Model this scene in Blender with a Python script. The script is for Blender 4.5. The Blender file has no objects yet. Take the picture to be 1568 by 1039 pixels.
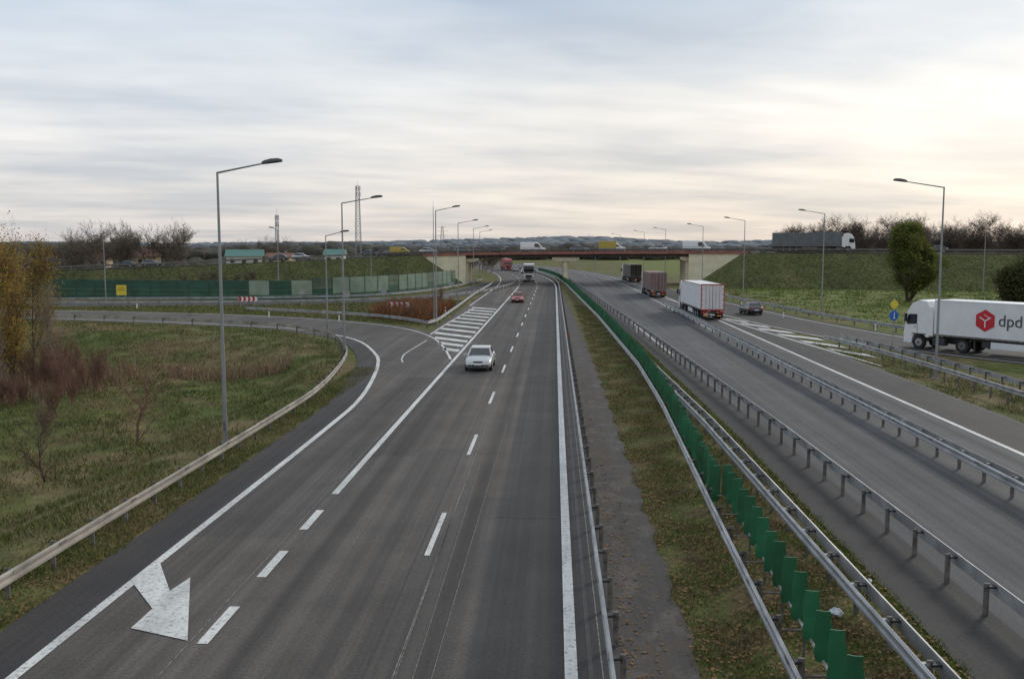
import bpy, math, random
import numpy as np
from mathutils import Vector, Matrix
R = random.Random(7)
NR = np.random.default_rng(11)
scene = bpy.context.scene
COL = scene.collection

# ------------------------------------------------------------------ materials
def nt(m):
    m.use_nodes = True
    t = m.node_tree
    return t, t.nodes, t.links, t.nodes["Principled BSDF"]

def mat(name, col, rough=0.7, metal=0.0, var=0.12, scale=3.0, coat=0.0, spec=0.5, emit=0.0):
    m = bpy.data.materials.new(name)
    t, n, l, b = nt(m)
    b.inputs["Roughness"].default_value = rough
    b.inputs["Metallic"].default_value = metal
    b.inputs["Coat Weight"].default_value = coat
    b.inputs["Specular IOR Level"].default_value = spec
    tc = n.new("ShaderNodeTexCoord")
    no = n.new("ShaderNodeTexNoise"); no.inputs["Scale"].default_value = scale
    no.inputs["Detail"].default_value = 3
    l.new(tc.outputs["Object"], no.inputs["Vector"])
    r = n.new("ShaderNodeValToRGB")
    r.color_ramp.elements[0].position = 0.3; r.color_ramp.elements[1].position = 0.7
    r.color_ramp.elements[0].color = (*[max(0, c*(1-var)) for c in col], 1)
    r.color_ramp.elements[1].color = (*[min(1, c*(1+var)) for c in col], 1)
    l.new(no.outputs["Fac"], r.inputs["Fac"])
    l.new(r.outputs["Color"], b.inputs["Base Color"])
    return m

def ramp(n, l, src, stops):
    r = n.new("ShaderNodeValToRGB")
    e = r.color_ramp.elements
    while len(e) < len(stops): e.new(0.5)
    for i, (p, c) in enumerate(stops):
        e[i].position = p
        e[i].color = (*c, 1) if len(c) == 3 else c
    l.new(src, r.inputs["Fac"])
    return r.outputs["Color"]

def noise(n, l, vec, scale, detail=6, rough=0.55, stretch=None):
    if stretch:
        mp = n.new("ShaderNodeMapping"); mp.inputs["Scale"].default_value = stretch
        l.new(vec, mp.inputs["Vector"]); vec = mp.outputs["Vector"]
    no = n.new("ShaderNodeTexNoise"); no.inputs["Scale"].default_value = scale
    no.inputs["Detail"].default_value = detail; no.inputs["Roughness"].default_value = rough
    l.new(vec, no.inputs["Vector"])
    return no.outputs["Fac"]

def mix(n, l, a, b, fac, mode='MIX'):
    x = n.new("ShaderNodeMix"); x.data_type = 'RGBA'; x.blend_type = mode
    for s, v in ((x.inputs[0], fac), (x.inputs[6], a), (x.inputs[7], b)):
        if isinstance(v, bpy.types.NodeSocket): l.new(v, s)
        elif isinstance(v, (int, float)): s.default_value = v
        else: s.default_value = (*v, 1)
    return [o for o in x.outputs if o.type == 'RGBA'][0]

def mrange(n, l, v, a, b, c=0.0, d=1.0):
    m = n.new("ShaderNodeMapRange"); m.interpolation_type = 'SMOOTHSTEP'
    m.inputs["From Min"].default_value = a; m.inputs["From Max"].default_value = b
    m.inputs["To Min"].default_value = c; m.inputs["To Max"].default_value = d
    l.new(v, m.inputs["Value"])
    return m.outputs["Result"]

def asphalt(name, base, dark=None, mottle=0.0, streaky=1.0, tracks=()):
    m = bpy.data.materials.new(name)
    t, n, l, b = nt(m)
    tc = n.new("ShaderNodeTexCoord"); o = tc.outputs["Object"]
    streak = noise(n, l, o, 1.0, 4, 0.6, (1.1, 0.02, 1))
    streak2 = noise(n, l, o, 1.0, 3, 0.6, (5.0, 0.012, 1))
    fine = noise(n, l, o, 14.0, 3, 0.7)
    blot = noise(n, l, o, 0.35, 4, 0.65)
    sx = n.new("ShaderNodeSeparateXYZ"); l.new(o, sx.inputs[0])
    k = .34*streaky
    c0 = tuple(x*(1-k) for x in base); c1 = tuple(x*(1+k) for x in base)
    col = ramp(n, l, streak, [(0.28, c0), (0.72, c1)])
    if dark:
        f = mrange(n, l, sx.outputs["X"], -1.75, -1.6)
        dcol = ramp(n, l, streak, [(0.3, tuple(x*0.8 for x in dark)), (0.75, tuple(x*1.3 for x in dark))])
        f2 = n.new("ShaderNodeMath"); f2.operation = 'MULTIPLY'; f2.inputs[1].default_value = 0.92
        l.new(f, f2.inputs[0])
        col = mix(n, l, col, dcol, f2.outputs[0])
        br = n.new("ShaderNodeTexVoronoi"); br.distance = 'CHEBYCHEV'; br.inputs["Scale"].default_value = 1.0
        mp = n.new("ShaderNodeMapping"); mp.inputs["Scale"].default_value = (0.27, 0.045, 1)
        l.new(o, mp.inputs["Vector"]); l.new(mp.outputs["Vector"], br.inputs["Vector"])
        sp = n.new("ShaderNodeSeparateColor"); l.new(br.outputs["Color"], sp.inputs[0])
        pf = ramp(n, l, sp.outputs[0], [(0.0, (0.78,)*3), (0.5, (1.0,)*3), (1.0, (1.16, 1.13, 1.09))])
        col = mix(n, l, col, pf, 1.0, 'MULTIPLY')
    if tracks:
        xn = mrange(n, l, sx.outputs["X"], tracks[0], tracks[1])
        xn.node.interpolation_type = 'LINEAR'
        st = []
        for c in tracks[2:]:
            p = (c-tracks[0])/(tracks[1]-tracks[0]); wd = .42/(tracks[1]-tracks[0])
            st += [(p-wd, (1.08,)*3), (p, (.76, .76, .77)), (p+wd, (1.08,)*3)]
        tr = ramp(n, l, xn, st)
        tf = noise(n, l, o, 1.0, 3, 0.5, (.25, 0.02, 1))
        tf = mrange(n, l, tf, .35, .6, .35, 1.0)
        col = mix(n, l, col, mix(n, l, (1, 1, 1), tr, tf), 1.0, 'MULTIPLY')
    s2 = ramp(n, l, streak2, [(0.3, (1-.2*streaky,)*3), (0.7, (1+.2*streaky,)*3)])
    col = mix(n, l, col, s2, 1.0, 'MULTIPLY')
    spk = ramp(n, l, fine, [(0.25, (0.66,)*3), (0.75, (1.34,)*3)])
    col = mix(n, l, col, spk, 1.0, 'MULTIPLY')
    bl = ramp(n, l, blot, [(0.3, (0.82,)*3), (0.7, (1.16,)*3)])
    col = mix(n, l, col, bl, 1.0, 'MULTIPLY')
    if mottle:
        mo = noise(n, l, o, 1.3, 5, 0.7, (1, .5, 1))
        mf = mrange(n, l, mo, .5, .64, 0, mottle)
        col = mix(n, l, col, (0.13, 0.115, 0.10), mf)
        mo2 = noise(n, l, o, .8, 5, 0.7, (1.6, .5, 1))
        mf2 = mrange(n, l, mo2, .52, .62, 0, mottle)
        col = mix(n, l, col, (0.085, 0.062, 0.038), mf2)
    l.new(col, b.inputs["Base Color"])
    b.inputs["Roughness"].default_value = 0.82
    b.inputs["Specular IOR Level"].default_value = 0.3
    bp = n.new("ShaderNodeBump"); bp.inputs["Strength"].default_value = 0.25; bp.inputs["Distance"].default_value = 0.02
    l.new(fine, bp.inputs["Height"]); l.new(bp.outputs[0], b.inputs["Normal"])
    return m

def paintmat():
    m = bpy.data.materials.new("road_paint")
    t, n, l, b = nt(m)
    o = n.new("ShaderNodeTexCoord").outputs["Object"]
    a = noise(n, l, o, 9.0, 4, 0.75); c = noise(n, l, o, 1.2, 4, 0.6, (1, 0.3, 1))
    col = ramp(n, l, a, [(0.34, (0.20, 0.19, 0.18)), (0.45, (0.64, 0.63, 0.60)), (0.8, (0.80, 0.79, 0.76))])
    d = ramp(n, l, c, [(0.3, (0.70,)*3), (0.6, (1.0,)*3)])
    col = mix(n, l, col, d, 1.0, 'MULTIPLY')
    l.new(col, b.inputs["Base Color"]); b.inputs["Roughness"].default_value = 0.7
    return m

def groundmat():
    m = bpy.data.materials.new("ground_grass")
    t, n, l, b = nt(m)
    o = n.new("ShaderNodeTexCoord").outputs["Object"]
    sx = n.new("ShaderNodeSeparateXYZ"); l.new(o, sx.inputs[0])
    big = noise(n, l, o, 0.09, 5, 0.65); mid = noise(n, l, o, 0.7, 5, 0.65); fine = noise(n, l, o, 9.0, 3, 0.75)
    green = ramp(n, l, mid, [(0.3, (0.058, 0.066, 0.018)), (0.55, (0.105, 0.125, 0.032)), (0.75, (0.155, 0.155, 0.055))])
    dry = ramp(n, l, mid, [(0.3, (0.10, 0.07, 0.034)), (0.6, (0.20, 0.155, 0.075)), (0.8, (0.29, 0.235, 0.125))])
    f = mrange(n, l, big, 0.44, 0.60)
    col = mix(n, l, green, dry, f)
    fa = mrange(n, l, sx.outputs["X"], 2.2, 2.8); fb = mrange(n, l, sx.outputs["X"], 8.2, 8.8, 1, 0)
    mm = n.new("ShaderNodeMath"); mm.operation = 'MULTIPLY'; l.new(fa, mm.inputs[0]); l.new(fb, mm.inputs[1])
    med = ramp(n, l, mid, [(0.3, (0.055, 0.042, 0.024)), (0.48, (0.12, 0.095, 0.045)), (0.6, (0.10, 0.12, 0.032)), (0.8, (0.17, 0.14, 0.07))])
    col = mix(n, l, col, med, mm.outputs[0])
    fr = mrange(n, l, sx.outputs["X"], 28, 40)
    frs = n.new("ShaderNodeMath"); frs.operation = 'MULTIPLY'; frs.inputs[1].default_value = 0.8; l.new(fr, frs.inputs[0])
    fresh = ramp(n, l, mid, [(0.3, (0.09, 0.11, 0.026)), (0.55, (0.155, 0.185, 0.046)), (0.78, (0.22, 0.225, 0.08))])
    col = mix(n, l, col, fresh, frs.outputs[0])
    sp = ramp(n, l, fine, [(0.25, (0.55,)*3), (0.75, (1.4,)*3)])
    col = mix(n, l, col, sp, 1.0, 'MULTIPLY')
    l.new(col, b.inputs["Base Color"]); b.inputs["Roughness"].default_value = 0.95
    b.inputs["Specular IOR Level"].default_value = 0.15
    bp = n.new("ShaderNodeBump"); bp.inputs["Strength"].default_value = 0.7; bp.inputs["Distance"].default_value = 0.08
    l.new(fine, bp.inputs["Height"]); l.new(bp.outputs[0], b.inputs["Normal"])
    return m

def vegmat(name, stops, scale=0.8, scale2=None, c2=.35, trans=0.0):
    m = bpy.data.materials.new(name)
    t, n, l, b = nt(m)
    o = n.new("ShaderNodeTexCoord").outputs["Object"]
    a = noise(n, l, o, scale, 4, 0.7)
    col = ramp(n, l, a, stops)
    g = noise(n, l, o, scale2 or scale*9, 1, 0.6)
    sp = ramp(n, l, g, [(0.3, (1-c2,)*3), (0.7, (1+c2,)*3)])
    col = mix(n, l, col, sp, 1.0, 'MULTIPLY')
    l.new(col, b.inputs["Base Color"]); b.inputs["Roughness"].default_value = 0.85
    b.inputs["Specular IOR Level"].default_value = 0.2
    if trans:
        out = [x for x in n if x.type == 'OUTPUT_MATERIAL'][0]
        tb = n.new("ShaderNodeBsdfTranslucent"); l.new(col, tb.inputs["Color"])
        ms = n.new("ShaderNodeMixShader"); ms.inputs[0].default_value = trans
        l.new(b.outputs[0], ms.inputs[1]); l.new(tb.outputs[0], ms.inputs[2]); l.new(ms.outputs[0], out.inputs["Surface"])
    return m

M = {}
M['asL'] = asphalt("asphalt_carriageway", (0.084, 0.074, 0.066), (0.044, 0.042, 0.042), tracks=(-8, 1, -6.2, -4.5, -2.35, -0.75))
M['asR'] = asphalt("asphalt_grey", (0.080, 0.078, 0.078), tracks=(9, 21, 11.4, 13.1, 16.2, 17.7))
M['asD'] = asphalt("asphalt_shoulder", (0.050, 0.045, 0.042), streaky=.7)
M['asM'] = asphalt("asphalt_mottled", (0.060, 0.053, 0.048), mottle=.55, streaky=.5)
M['seal'] = mat("crack_sealant", (0.03, 0.029, 0.029), 0.6, var=0.4)
M['seam'] = mat("pale_seam", (0.16, 0.15, 0.14), 0.8, var=0.6, scale=6)
M['paint'] = paintmat()
M['ground'] = groundmat()
M['galv'] = mat("galvanised_steel", (0.34, 0.34, 0.34), 0.5, 0.35, 0.3, 1.2)
M['galvD'] = mat("weathered_post_steel", (0.15, 0.135, 0.12), 0.7, 0.2, 0.45, 6)
M['galvW'] = mat("pale_dusty_steel", (0.31, 0.28, 0.24), 0.7, 0.1, 0.35, 1.0)
M['pole'] = mat("lamp_pole_steel", (0.28, 0.29, 0.30), 0.45, 0.5, 0.12, 1.0)
M['lamphead'] = mat("lamp_housing", (0.07, 0.075, 0.08), 0.4, 0.1)
M['green'] = mat("antiglare_green_plastic", (0.012, 0.105, 0.042), 0.5, 0, 0.45, 0.9)
M['wallgreen'] = mat("noise_wall_green", (0.026, 0.085, 0.055), 0.7, 0, 0.3, 0.5)
M['wallolive'] = mat("noise_wall_olive", (0.10, 0.135, 0.085), 0.7, 0, 0.3, 0.5)
M['wallclear'] = mat("noise_wall_pale_panel", (0.23, 0.30, 0.23), 0.3, 0, 0.2, 0.5)
M['walldark'] = mat("noise_wall_post", (0.04, 0.08, 0.06), 0.6)
M['conc'] = mat("concrete_cream", (0.70, 0.63, 0.45), 0.85, 0, 0.12, 0.8)
M['concg'] = mat("concrete_grey", (0.22, 0.21, 0.2), 0.9, 0, 0.2, 0.8)
M['brred'] = mat("girder_red_brown", (0.30, 0.12, 0.095), 0.8, 0, 0.2, 0.8)
M['brdark'] = mat("bridge_soffit", (0.09, 0.08, 0.07), 0.9, 0, 0.3, 0.8)
M['railing'] = mat("railing_dark", (0.12, 0.10, 0.095), 0.6, 0.2)
M['embank'] = vegmat("embankment_grass", [(0.3, (0.060, 0.064, 0.024)), (0.55, (0.095, 0.10, 0.036)), (0.75, (0.15, 0.13, 0.062))], 0.18, 2)
M['grass'] = vegmat("grass_blades", [(0.3, (0.075, 0.09, 0.023)), (0.47, (0.12, 0.14, 0.038)), (0.60, (0.20, 0.17, 0.075)), (0.8, (0.30, 0.24, 0.125))], 0.16, 5)
M['mgrass'] = vegmat("median_grass_blades", [(0.3, (0.13, 0.10, 0.05)), (0.46, (0.18, 0.15, 0.062)), (0.58, (0.12, 0.15, 0.038)), (0.8, (0.17, 0.21, 0.04))], 0.5, 5)
M['vgrass'] = vegmat("bright_verge_grass", [(0.3, (0.10, 0.135, 0.025)), (0.7, (0.185, 0.24, 0.045))], 0.5, 5)
M['reed'] = vegmat("dry_reed", [(0.3, (0.19, 0.125, 0.08)), (0.7, (0.36, 0.26, 0.17))], 0.5, 4)
M['rust'] = vegmat("russet_scrub", [(0.3, (0.15, 0.068, 0.034)), (0.7, (0.32, 0.16, 0.075))], 0.8, 5)
M['leaflit'] = vegmat("fallen_leaves", [(0.3, (0.11, 0.06, 0.03)), (0.7, (0.27, 0.16, 0.06))], 1.5, 8)
M['bark'] = vegmat("bark_grey_brown", [(0.3, (0.07, 0.052, 0.042)), (0.7, (0.13, 0.10, 0.08))], 1.0, 6)
M['twig'] = vegmat("twig_red_brown", [(0.3, (0.14, 0.075, 0.055)), (0.7, (0.26, 0.15, 0.115))], 0.5, 6)
M['birch'] = vegmat("birch_bark", [(0.35, (0.12, 0.095, 0.08)), (0.6, (0.36, 0.32, 0.28))], 2.0, 6)
M['autumn'] = vegmat("autumn_leaves", [(0.3, (0.22, 0.135, 0.035)), (0.5, (0.38, 0.25, 0.06)), (0.75, (0.46, 0.34, 0.09))], 0.8, 4, trans=.35)
M['leafg'] = vegmat("green_leaves", [(0.3, (0.08, 0.10, 0.025)), (0.5, (0.15, 0.17, 0.042)), (0.7, (0.24, 0.235, 0.07))], 0.5, 3, trans=.4)
M['leafd'] = vegmat("dark_green_leaves", [(0.3, (0.045, 0.052, 0.018)), (0.7, (0.12, 0.12, 0.045))], 0.6, 3, trans=.25)
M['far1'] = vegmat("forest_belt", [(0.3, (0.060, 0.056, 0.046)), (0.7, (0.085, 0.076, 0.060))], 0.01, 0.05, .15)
M['far2'] = vegmat("forest_belt_haze_tint", [(0.3, (0.095, 0.102, 0.105)), (0.7, (0.12, 0.125, 0.123))], 0.008, 0.03, .1)  # aerial haze painted into the base colour as a paler grey
M['far3'] = vegmat("hill_forest_haze_tint", [(0.3, (0.165, 0.183, 0.20)), (0.7, (0.185, 0.202, 0.215))], 0.004, 0.02, .06)  # stronger distance haze put into the colour, paler and bluer
M['fartwig'] = vegmat("distant_twigs", [(0.3, (0.08, 0.06, 0.05)), (0.7, (0.14, 0.105, 0.088))], 0.2, 1)
M['palebark'] = vegmat("distant_pale_twigs", [(0.3, (0.12, 0.095, 0.078)), (0.7, (0.19, 0.155, 0.125))], 0.2, 1)
M['glass'] = mat("vehicle_glass", (0.02, 0.024, 0.028), 0.08, 0, 0.05, coat=0.6)
M['tyre'] = mat("tyre_rubber", (0.022, 0.022, 0.022), 0.85)
M['rim'] = mat("wheel_rim", (0.42, 0.42, 0.43), 0.35, 0.7)
M['black'] = mat("black_plastic", (0.025, 0.025, 0.027), 0.6)
M['chassis'] = mat("chassis_dark", (0.04, 0.04, 0.042), 0.7)
M['white'] = mat("white_paint", (0.76, 0.76, 0.76), 0.35, 0, 0.04, coat=0.3)
M['dirtywhite'] = mat("white_trailer_panel", (0.72, 0.72, 0.72), 0.5, 0, 0.07, 0.8)
M['silver'] = mat("silver_paint", (0.56, 0.565, 0.57), 0.3, 0.4, 0.04, coat=0.5)
M['red'] = mat("red_paint", (0.38, 0.04, 0.03), 0.35, 0, 0.08, coat=0.4)
M['redlamp'] = mat("tail_lamp_red", (0.5, 0.015, 0.01), 0.25)
M['amber'] = mat("amber_marker", (0.8, 0.25, 0.02), 0.3)
M['lamp'] = mat("headlamp_lens", (0.85, 0.85, 0.8), 0.1, 0, 0.02, coat=1.0)
M['yellow'] = mat("yellow_paint", (0.46, 0.34, 0.06), 0.5)
M['signy'] = mat("yellow_sign_sheet", (0.72, 0.56, 0.05), 0.5)
M['blue'] = mat("blue_sign_sheet", (0.02, 0.13, 0.5), 0.4)
M['cherry'] = mat("curtain_dull_red", (0.20, 0.115, 0.11), 0.6, 0, 0.15, 1)
M['curtgrey'] = mat("curtain_grey", (0.13, 0.14, 0.15), 0.6, 0, 0.15, 1)
M['curtbrown'] = mat("curtain_dark", (0.10, 0.09, 0.08), 0.6, 0, 0.15, 1)
M['logored'] = mat("logo_red", (0.55, 0.012, 0.03), 0.4, 0, 0.03)
M['logogrey'] = mat("lettering_grey", (0.10, 0.095, 0.095), 0.4, 0, 0.03)
M['darkcar'] = mat("dark_paint", (0.035, 0.04, 0.05), 0.25, 0.2, 0.05, coat=0.6)
M['greycar'] = mat("grey_paint", (0.16, 0.17, 0.18), 0.3, 0.4, 0.05, coat=0.5)
M['orange'] = mat("cone_orange", (0.75, 0.14, 0.02), 0.5)
M['housew'] = mat("render_white", (0.60, 0.58, 0.54), 0.85)
M['housec'] = mat("render_ochre", (0.42, 0.33, 0.22), 0.85)
M['roofg'] = mat("roof_teal_metal", (0.08, 0.20, 0.165), 0.6)
M['rooft'] = mat("roof_red_tile", (0.20, 0.10, 0.07), 0.8)
M['lattice'] = mat("lattice_steel", (0.27, 0.28, 0.30), 0.6, 0.2)
M['bag'] = mat("plastic_litter", (0.6, 0.62, 0.65), 0.3, 0, 0.2, 12)
M['pinkpanel'] = mat("trailer_door_panel", (0.66, 0.62, 0.62), 0.45, 0, 0.08, 1)

# ------------------------------------------------------------------ mesh builder
class MB:
    def __init__(s): s.v = []; s.f = []; s.m = []; s.mats = []
    def mi(s, k):
        if k not in s.mats: s.mats.append(k)
        return s.mats.index(k)
    def add(s, vs, fs, k):
        o = len(s.v); s.v.extend([tuple(p) for p in vs]); i = s.mi(k)
        for f in fs: s.f.append([a+o for a in f]); s.m.append(i)
    def box(s, c, d, k, rz=0.0):
        x, y, z = c; a, b, h = d[0]/2, d[1]/2, d[2]/2
        cs_, sn = math.cos(rz), math.sin(rz)
        vs = []
        for dz in (-h, h):
            for dx, dy in ((-a, -b), (a, -b), (a, b), (-a, b)):
                vs.append((x+dx*cs_-dy*sn, y+dx*sn+dy*cs_, z+dz))
        s.add(vs, [(3,2,1,0),(4,5,6,7),(0,1,5,4),(1,2,6,5),(2,3,7,6),(3,0,4,7)], k)
    def tube(s, p0, p1, r0, r1, n, k, caps=True):
        p0 = Vector(p0); p1 = Vector(p1); d = (p1-p0)
        if d.length < 1e-6: return
        d.normalize()
        u = d.cross(Vector((0,0,1)) if abs(d.z) < 0.9 else Vector((1,0,0))).normalized(); w = d.cross(u)
        vs = []
        for p, r in ((p0, r0), (p1, r1)):
            for i in range(n):
                a = 2*math.pi*i/n
                vs.append(p+u*(r*math.cos(a))+w*(r*math.sin(a)))
        fs = [(i, (i+1) % n, n+(i+1) % n, n+i) for i in range(n)]
        if caps: fs += [tuple(range(n-1, -1, -1)), tuple(range(n, 2*n))]
        s.add(vs, fs, k)
    def loft(s, rings, k, caps=True, closed=True):
        n = len(rings[0]); vs = [p for r in rings for p in r]; fs = []
        for j in range(len(rings)-1):
            for i in range(n if closed else n-1):
                a = j*n+i; b = j*n+(i+1) % n
                fs.append((a, b, b+n, a+n))
        if caps: fs += [tuple(range(n-1, -1, -1)), tuple(range((len(rings)-1)*n, len(rings)*n))]
        s.add(vs, fs, k)
    def extr(s, prof, x0, x1, k):
        s.loft([[(x0, y, z) for y, z in prof], [(x1, y, z) for y, z in prof]], k)
    def obj(s, name, parent=None, smooth=False, bevel=0, loc=None, rot=None):
        me = bpy.data.meshes.new(name)
        me.from_pydata(s.v, [], s.f)
        for k in s.mats: me.materials.append(M[k])
        me.polygons.foreach_set("material_index", s.m)
        if smooth: me.polygons.foreach_set("use_smooth", [True]*len(s.f))
        me.update()
        o = bpy.data.objects.new(name, me); COL.objects.link(o)
        if parent: o.parent = parent
        if loc: o.location = loc
        if rot: o.rotation_euler = rot
        if bevel:
            b = o.modifiers.new("bevel", 'BEVEL'); b.width = bevel; b.segments = 2; b.limit_method = 'ANGLE'
            b.angle_limit = math.radians(35)
        return o

def empty(name, loc=(0,0,0), rz=0.0, sc=1.0):
    e = bpy.data.objects.new(name, None); COL.objects.link(e)
    e.location = loc; e.rotation_euler = (0, 0, rz); e.scale = (sc,)*3; e.empty_display_size = 0.5
    return e

def mesh_np(name, V, F, key, parent=None, smooth=False):
    me = bpy.data.meshes.new(name)
    k = F.shape[1]
    me.vertices.add(len(V)); me.vertices.foreach_set("co", V.astype(np.float32).ravel())
    me.loops.add(F.size); me.loops.foreach_set("vertex_index", F.astype(np.int32).ravel())
    me.polygons.add(len(F)); me.polygons.foreach_set("loop_start", np.arange(0, F.size, k, dtype=np.int32))
    if smooth: me.polygons.foreach_set("use_smooth", np.ones(len(F), dtype=bool))
    me.materials.append(M[key]); me.update(calc_edges=True)
    o = bpy.data.objects.new(name, me); COL.objects.link(o)
    if parent: o.parent = parent
    return o

# ------------------------------------------------------------------ paths
def cr(pts, step=2.0):
    P = [np.array(p, float) for p in pts]
    P = [2*P[0]-P[1]] + P + [2*P[-1]-P[-2]]
    out = []
    for i in range(1, len(P)-2):
        a, b, c, d = P[i-1:i+3]
        n = max(1, int(np.linalg.norm(c-b)/step))
        for j in range(n):
            t = j/n
            out.append(0.5*((2*b)+(-a+c)*t+(2*a-5*b+4*c-d)*t*t+(-a+3*b-3*c+d)*t**3))
    out.append(P[-2]); return out

def offs(path, d):   # positive = right of travel
    out = []
    for i, p in enumerate(path):
        a = path[max(0, i-1)]; b = path[min(len(path)-1, i+1)]
        t = (b-a)[:2]; t = t/np.linalg.norm(t)
        q = p.copy(); q[0] += t[1]*d; q[1] -= t[0]*d; out.append(q)
    return out

def strip(name, Lp, Rp, z, key, parent=None):
    mb = MB(); n = min(len(Lp), len(Rp))
    vs = []
    for i in range(n):
        for p in (Lp[i], Rp[i]): vs.append((p[0], p[1], (p[2] if len(p) > 2 else 0)+z))
    mb.add(vs, [(2*i, 2*i+1, 2*i+3, 2*i+2) for i in range(n-1)], key)
    return mb.obj(name, parent)

def ribbon(mb, path, w, z, key='paint'):
    a = offs(path, -w/2); b = offs(path, w/2); vs = []
    for i in range(len(path)):
        for p in (a[i], b[i]): vs.append((p[0], p[1], z+(p[2] if len(p) > 2 else 0)))
    mb.add(vs, [(2*i, 2*i+1, 2*i+3, 2*i+2) for i in range(len(path)-1)], key)

def cs(Y): return -6e-4*max(0, Y-180)**2
def pl(pts):
    xs = [p[0] for p in pts]; ys = [p[1] for p in pts]
    return lambda Y: float(np.interp(Y, xs, ys))+cs(Y)
def ypath(f, y0, y1, step=3.0):
    n = max(2, int((y1-y0)/step)+1)
    return [np.array((f(y), y)) for y in np.linspace(y0, y1, n)]

fEdgeR = pl([(0, .36), (200, .5)])
fLane = pl([(0, -3.35), (200, -3.3)])
fLeft = pl([(0, -7.27), (200, -7.1)])
fG1 = pl([(0, 1.1), (200, 1.1)])
fG2 = pl([(10, 4.15), (25, 4.6), (45, 5.3), (60, 5.5), (100, 4.9), (200, 2.2)])
fG3 = pl([(10, 7.1), (40, 6.95), (58, 6.5), (100, 5.7), (200, 2.9)])
fA = pl([(10, 10.0), (40, 9.7), (80, 8.6), (115, 7.4), (200, 4.4)])
fPA = pl([(0, 8.0), (40, 8.0), (80, 7.3), (115, 6.3), (200, 3.5)])
fB = pl([(0, 14.85), (200, 14.9)])
fR = pl([(0, 18.7), (110, 18.4), (200, 18)])

# ------------------------------------------------------------------ terrain
rampO = cr([(-10.3, -10), (-10.3, 20), (-10.25, 40), (-10.5, 50), (-12.1, 63), (-13.9, 71), (-17.6, 81), (-23.6, 89), (-30.6, 94), (-53, 102), (-95, 110), (-150, 116)], 2.5)
fieldlim_x = [-150, -95, -53, -30.6, -23.6, -17.6, -15, -14]
fieldlim_y = [105, 100, 94, 86, 80, 70, 60, 45]
def ss(t): t = np.clip(t, 0, 1); return t*t*(3-2*t)
def terr(X, Y):
    X = np.asarray(X, float); Y = np.asarray(Y, float)
    z = np.full(X.shape, -0.035)
    lim = np.interp(X, fieldlim_x, fieldlim_y)
    z -= 1.25*ss((-14.2-X)/5.0)*ss((lim-2-Y)/9.0)
    z += (0.12*np.sin(X*0.35+1)*np.sin(Y*0.21)+0.08*np.sin(X*.9+Y*.5))*ss((-17-X)/4)*ss((lim-8-Y)/5)
    z -= 0.22*ss((X-22.5)/1.5)*ss((26-X)/1.5)*ss((70-Y)/8)
    d = np.hypot(X, Y)
    z += ss((d-1500)/1300)*(12+9*np.sin(X*0.0021+1.3)+4*np.sin(X*0.006+2)+1.5*np.sin(X*.013))
    return z
def axis(lo, hi, fine_lo, fine_hi, step):
    mid = list(np.arange(fine_lo, fine_hi+.01, step))
    up = []; v = fine_hi; s = step
    while v < hi: s *= 1.25; s = min(s, 160); v += s; up.append(v)
    dn = []; v = fine_lo; s = step
    while v > lo: s *= 1.25; s = min(s, 160); v -= s; dn.append(v)
    return np.array(dn[::-1]+mid+up)
xs = axis(-4500, 4500, -62, 42, 1.0); ys = axis(-300, 5000, 0, 112, 1.5)
GX, GY = np.meshgrid(xs, ys)
GZ = terr(GX, GY)
V = np.stack([GX.ravel(), GY.ravel(), GZ.ravel()], 1)
nx, ny = len(xs), len(ys)
I = (np.arange(ny-1)[:, None]*nx+np.arange(nx-1)[None, :]).ravel()
g = mesh_np("ground", V, np.stack([I, I+1, I+1+nx, I+nx], 1), 'ground', smooth=True)

# ------------------------------------------------------------------ pavements
fLL = pl([(0, -11.75), (60, -11.75), (200, -12.4)]); fLR = pl([(0, 1.3), (60, 1.3), (200, 1.1)])
strip("motorway_carriageway", ypath(fLL, -20, 540), ypath(fLR, -20, 540), 0.0, 'asL')
fLE = lambda y: (2.9 if y < 60 else float(np.interp(y, [60, 200], [2.9, 1.4])))+.07*math.sin(y*1.7)+.05*math.sin(y*4.3+1)+cs(y)
strip("paved_median_edge", ypath(fLR, -20, 540, .5), ypath(fLE, -20, 540, .5), 0.0, 'asM')
fRR = pl([(0, 21.9), (75, 21.9), (200, 21)])
strip("motorway_carriageway", ypath(fPA, -20, 540), ypath(fRR, -20, 540), 0.0, 'asR')
rampI = cr([(-7.4, -10), (-7.4, 20), (-7.4, 45), (-7.4, 60), (-7.5, 67), (-11.6, 85), (-19, 97), (-35, 108), (-60, 115), (-95, 121), (-150, 126)], 2.5)
def resample(path, n):
    P = np.array(path); d = np.r_[0, np.cumsum(np.linalg.norm(np.diff(P[:, :2], axis=0), axis=1))]
    t = np.linspace(0, d[-1], n)
    return [np.array([np.interp(a, d, P[:, k]) for k in range(P.shape[1])]) for a in t]
strip("slip_road", resample(offs(rampO, -1.5), 140), resample(offs(rampI, 1.0), 140), -0.006, 'asL')
road2 = cr([(-150, 118+12), (-90, 126), (-66, 128.5), (-40, 133), (-25, 142), (-17.5, 160), (-14, 185), (-12, 215)], 2.5)
strip("slip_road", offs(road2, -3.8), offs(road2, 3.8), -0.012, 'asD')
rampR = cr([(95, 18), (75, 31), (55, 46.5), (43, 59.5), (34.2, 71.1), (29, 82), (25.6, 98), (23.6, 115), (21.5, 140), (19, 180)], 2.5)
strip("slip_road", offs(rampR, -3.9), offs(rampR, 4.4), -0.006, 'asD')
strip("paved_shoulder", ypath(fPA, -20, 190), ypath(fA, -20, 190), 0.004, 'asD')
strip("paved_shoulder", ypath(pl([(0, 18.8), (200, 18.5)]), -20, 190), ypath(pl([(0, 21.9), (200, 21)]), -20, 190), 0.004, 'asD')
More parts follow.
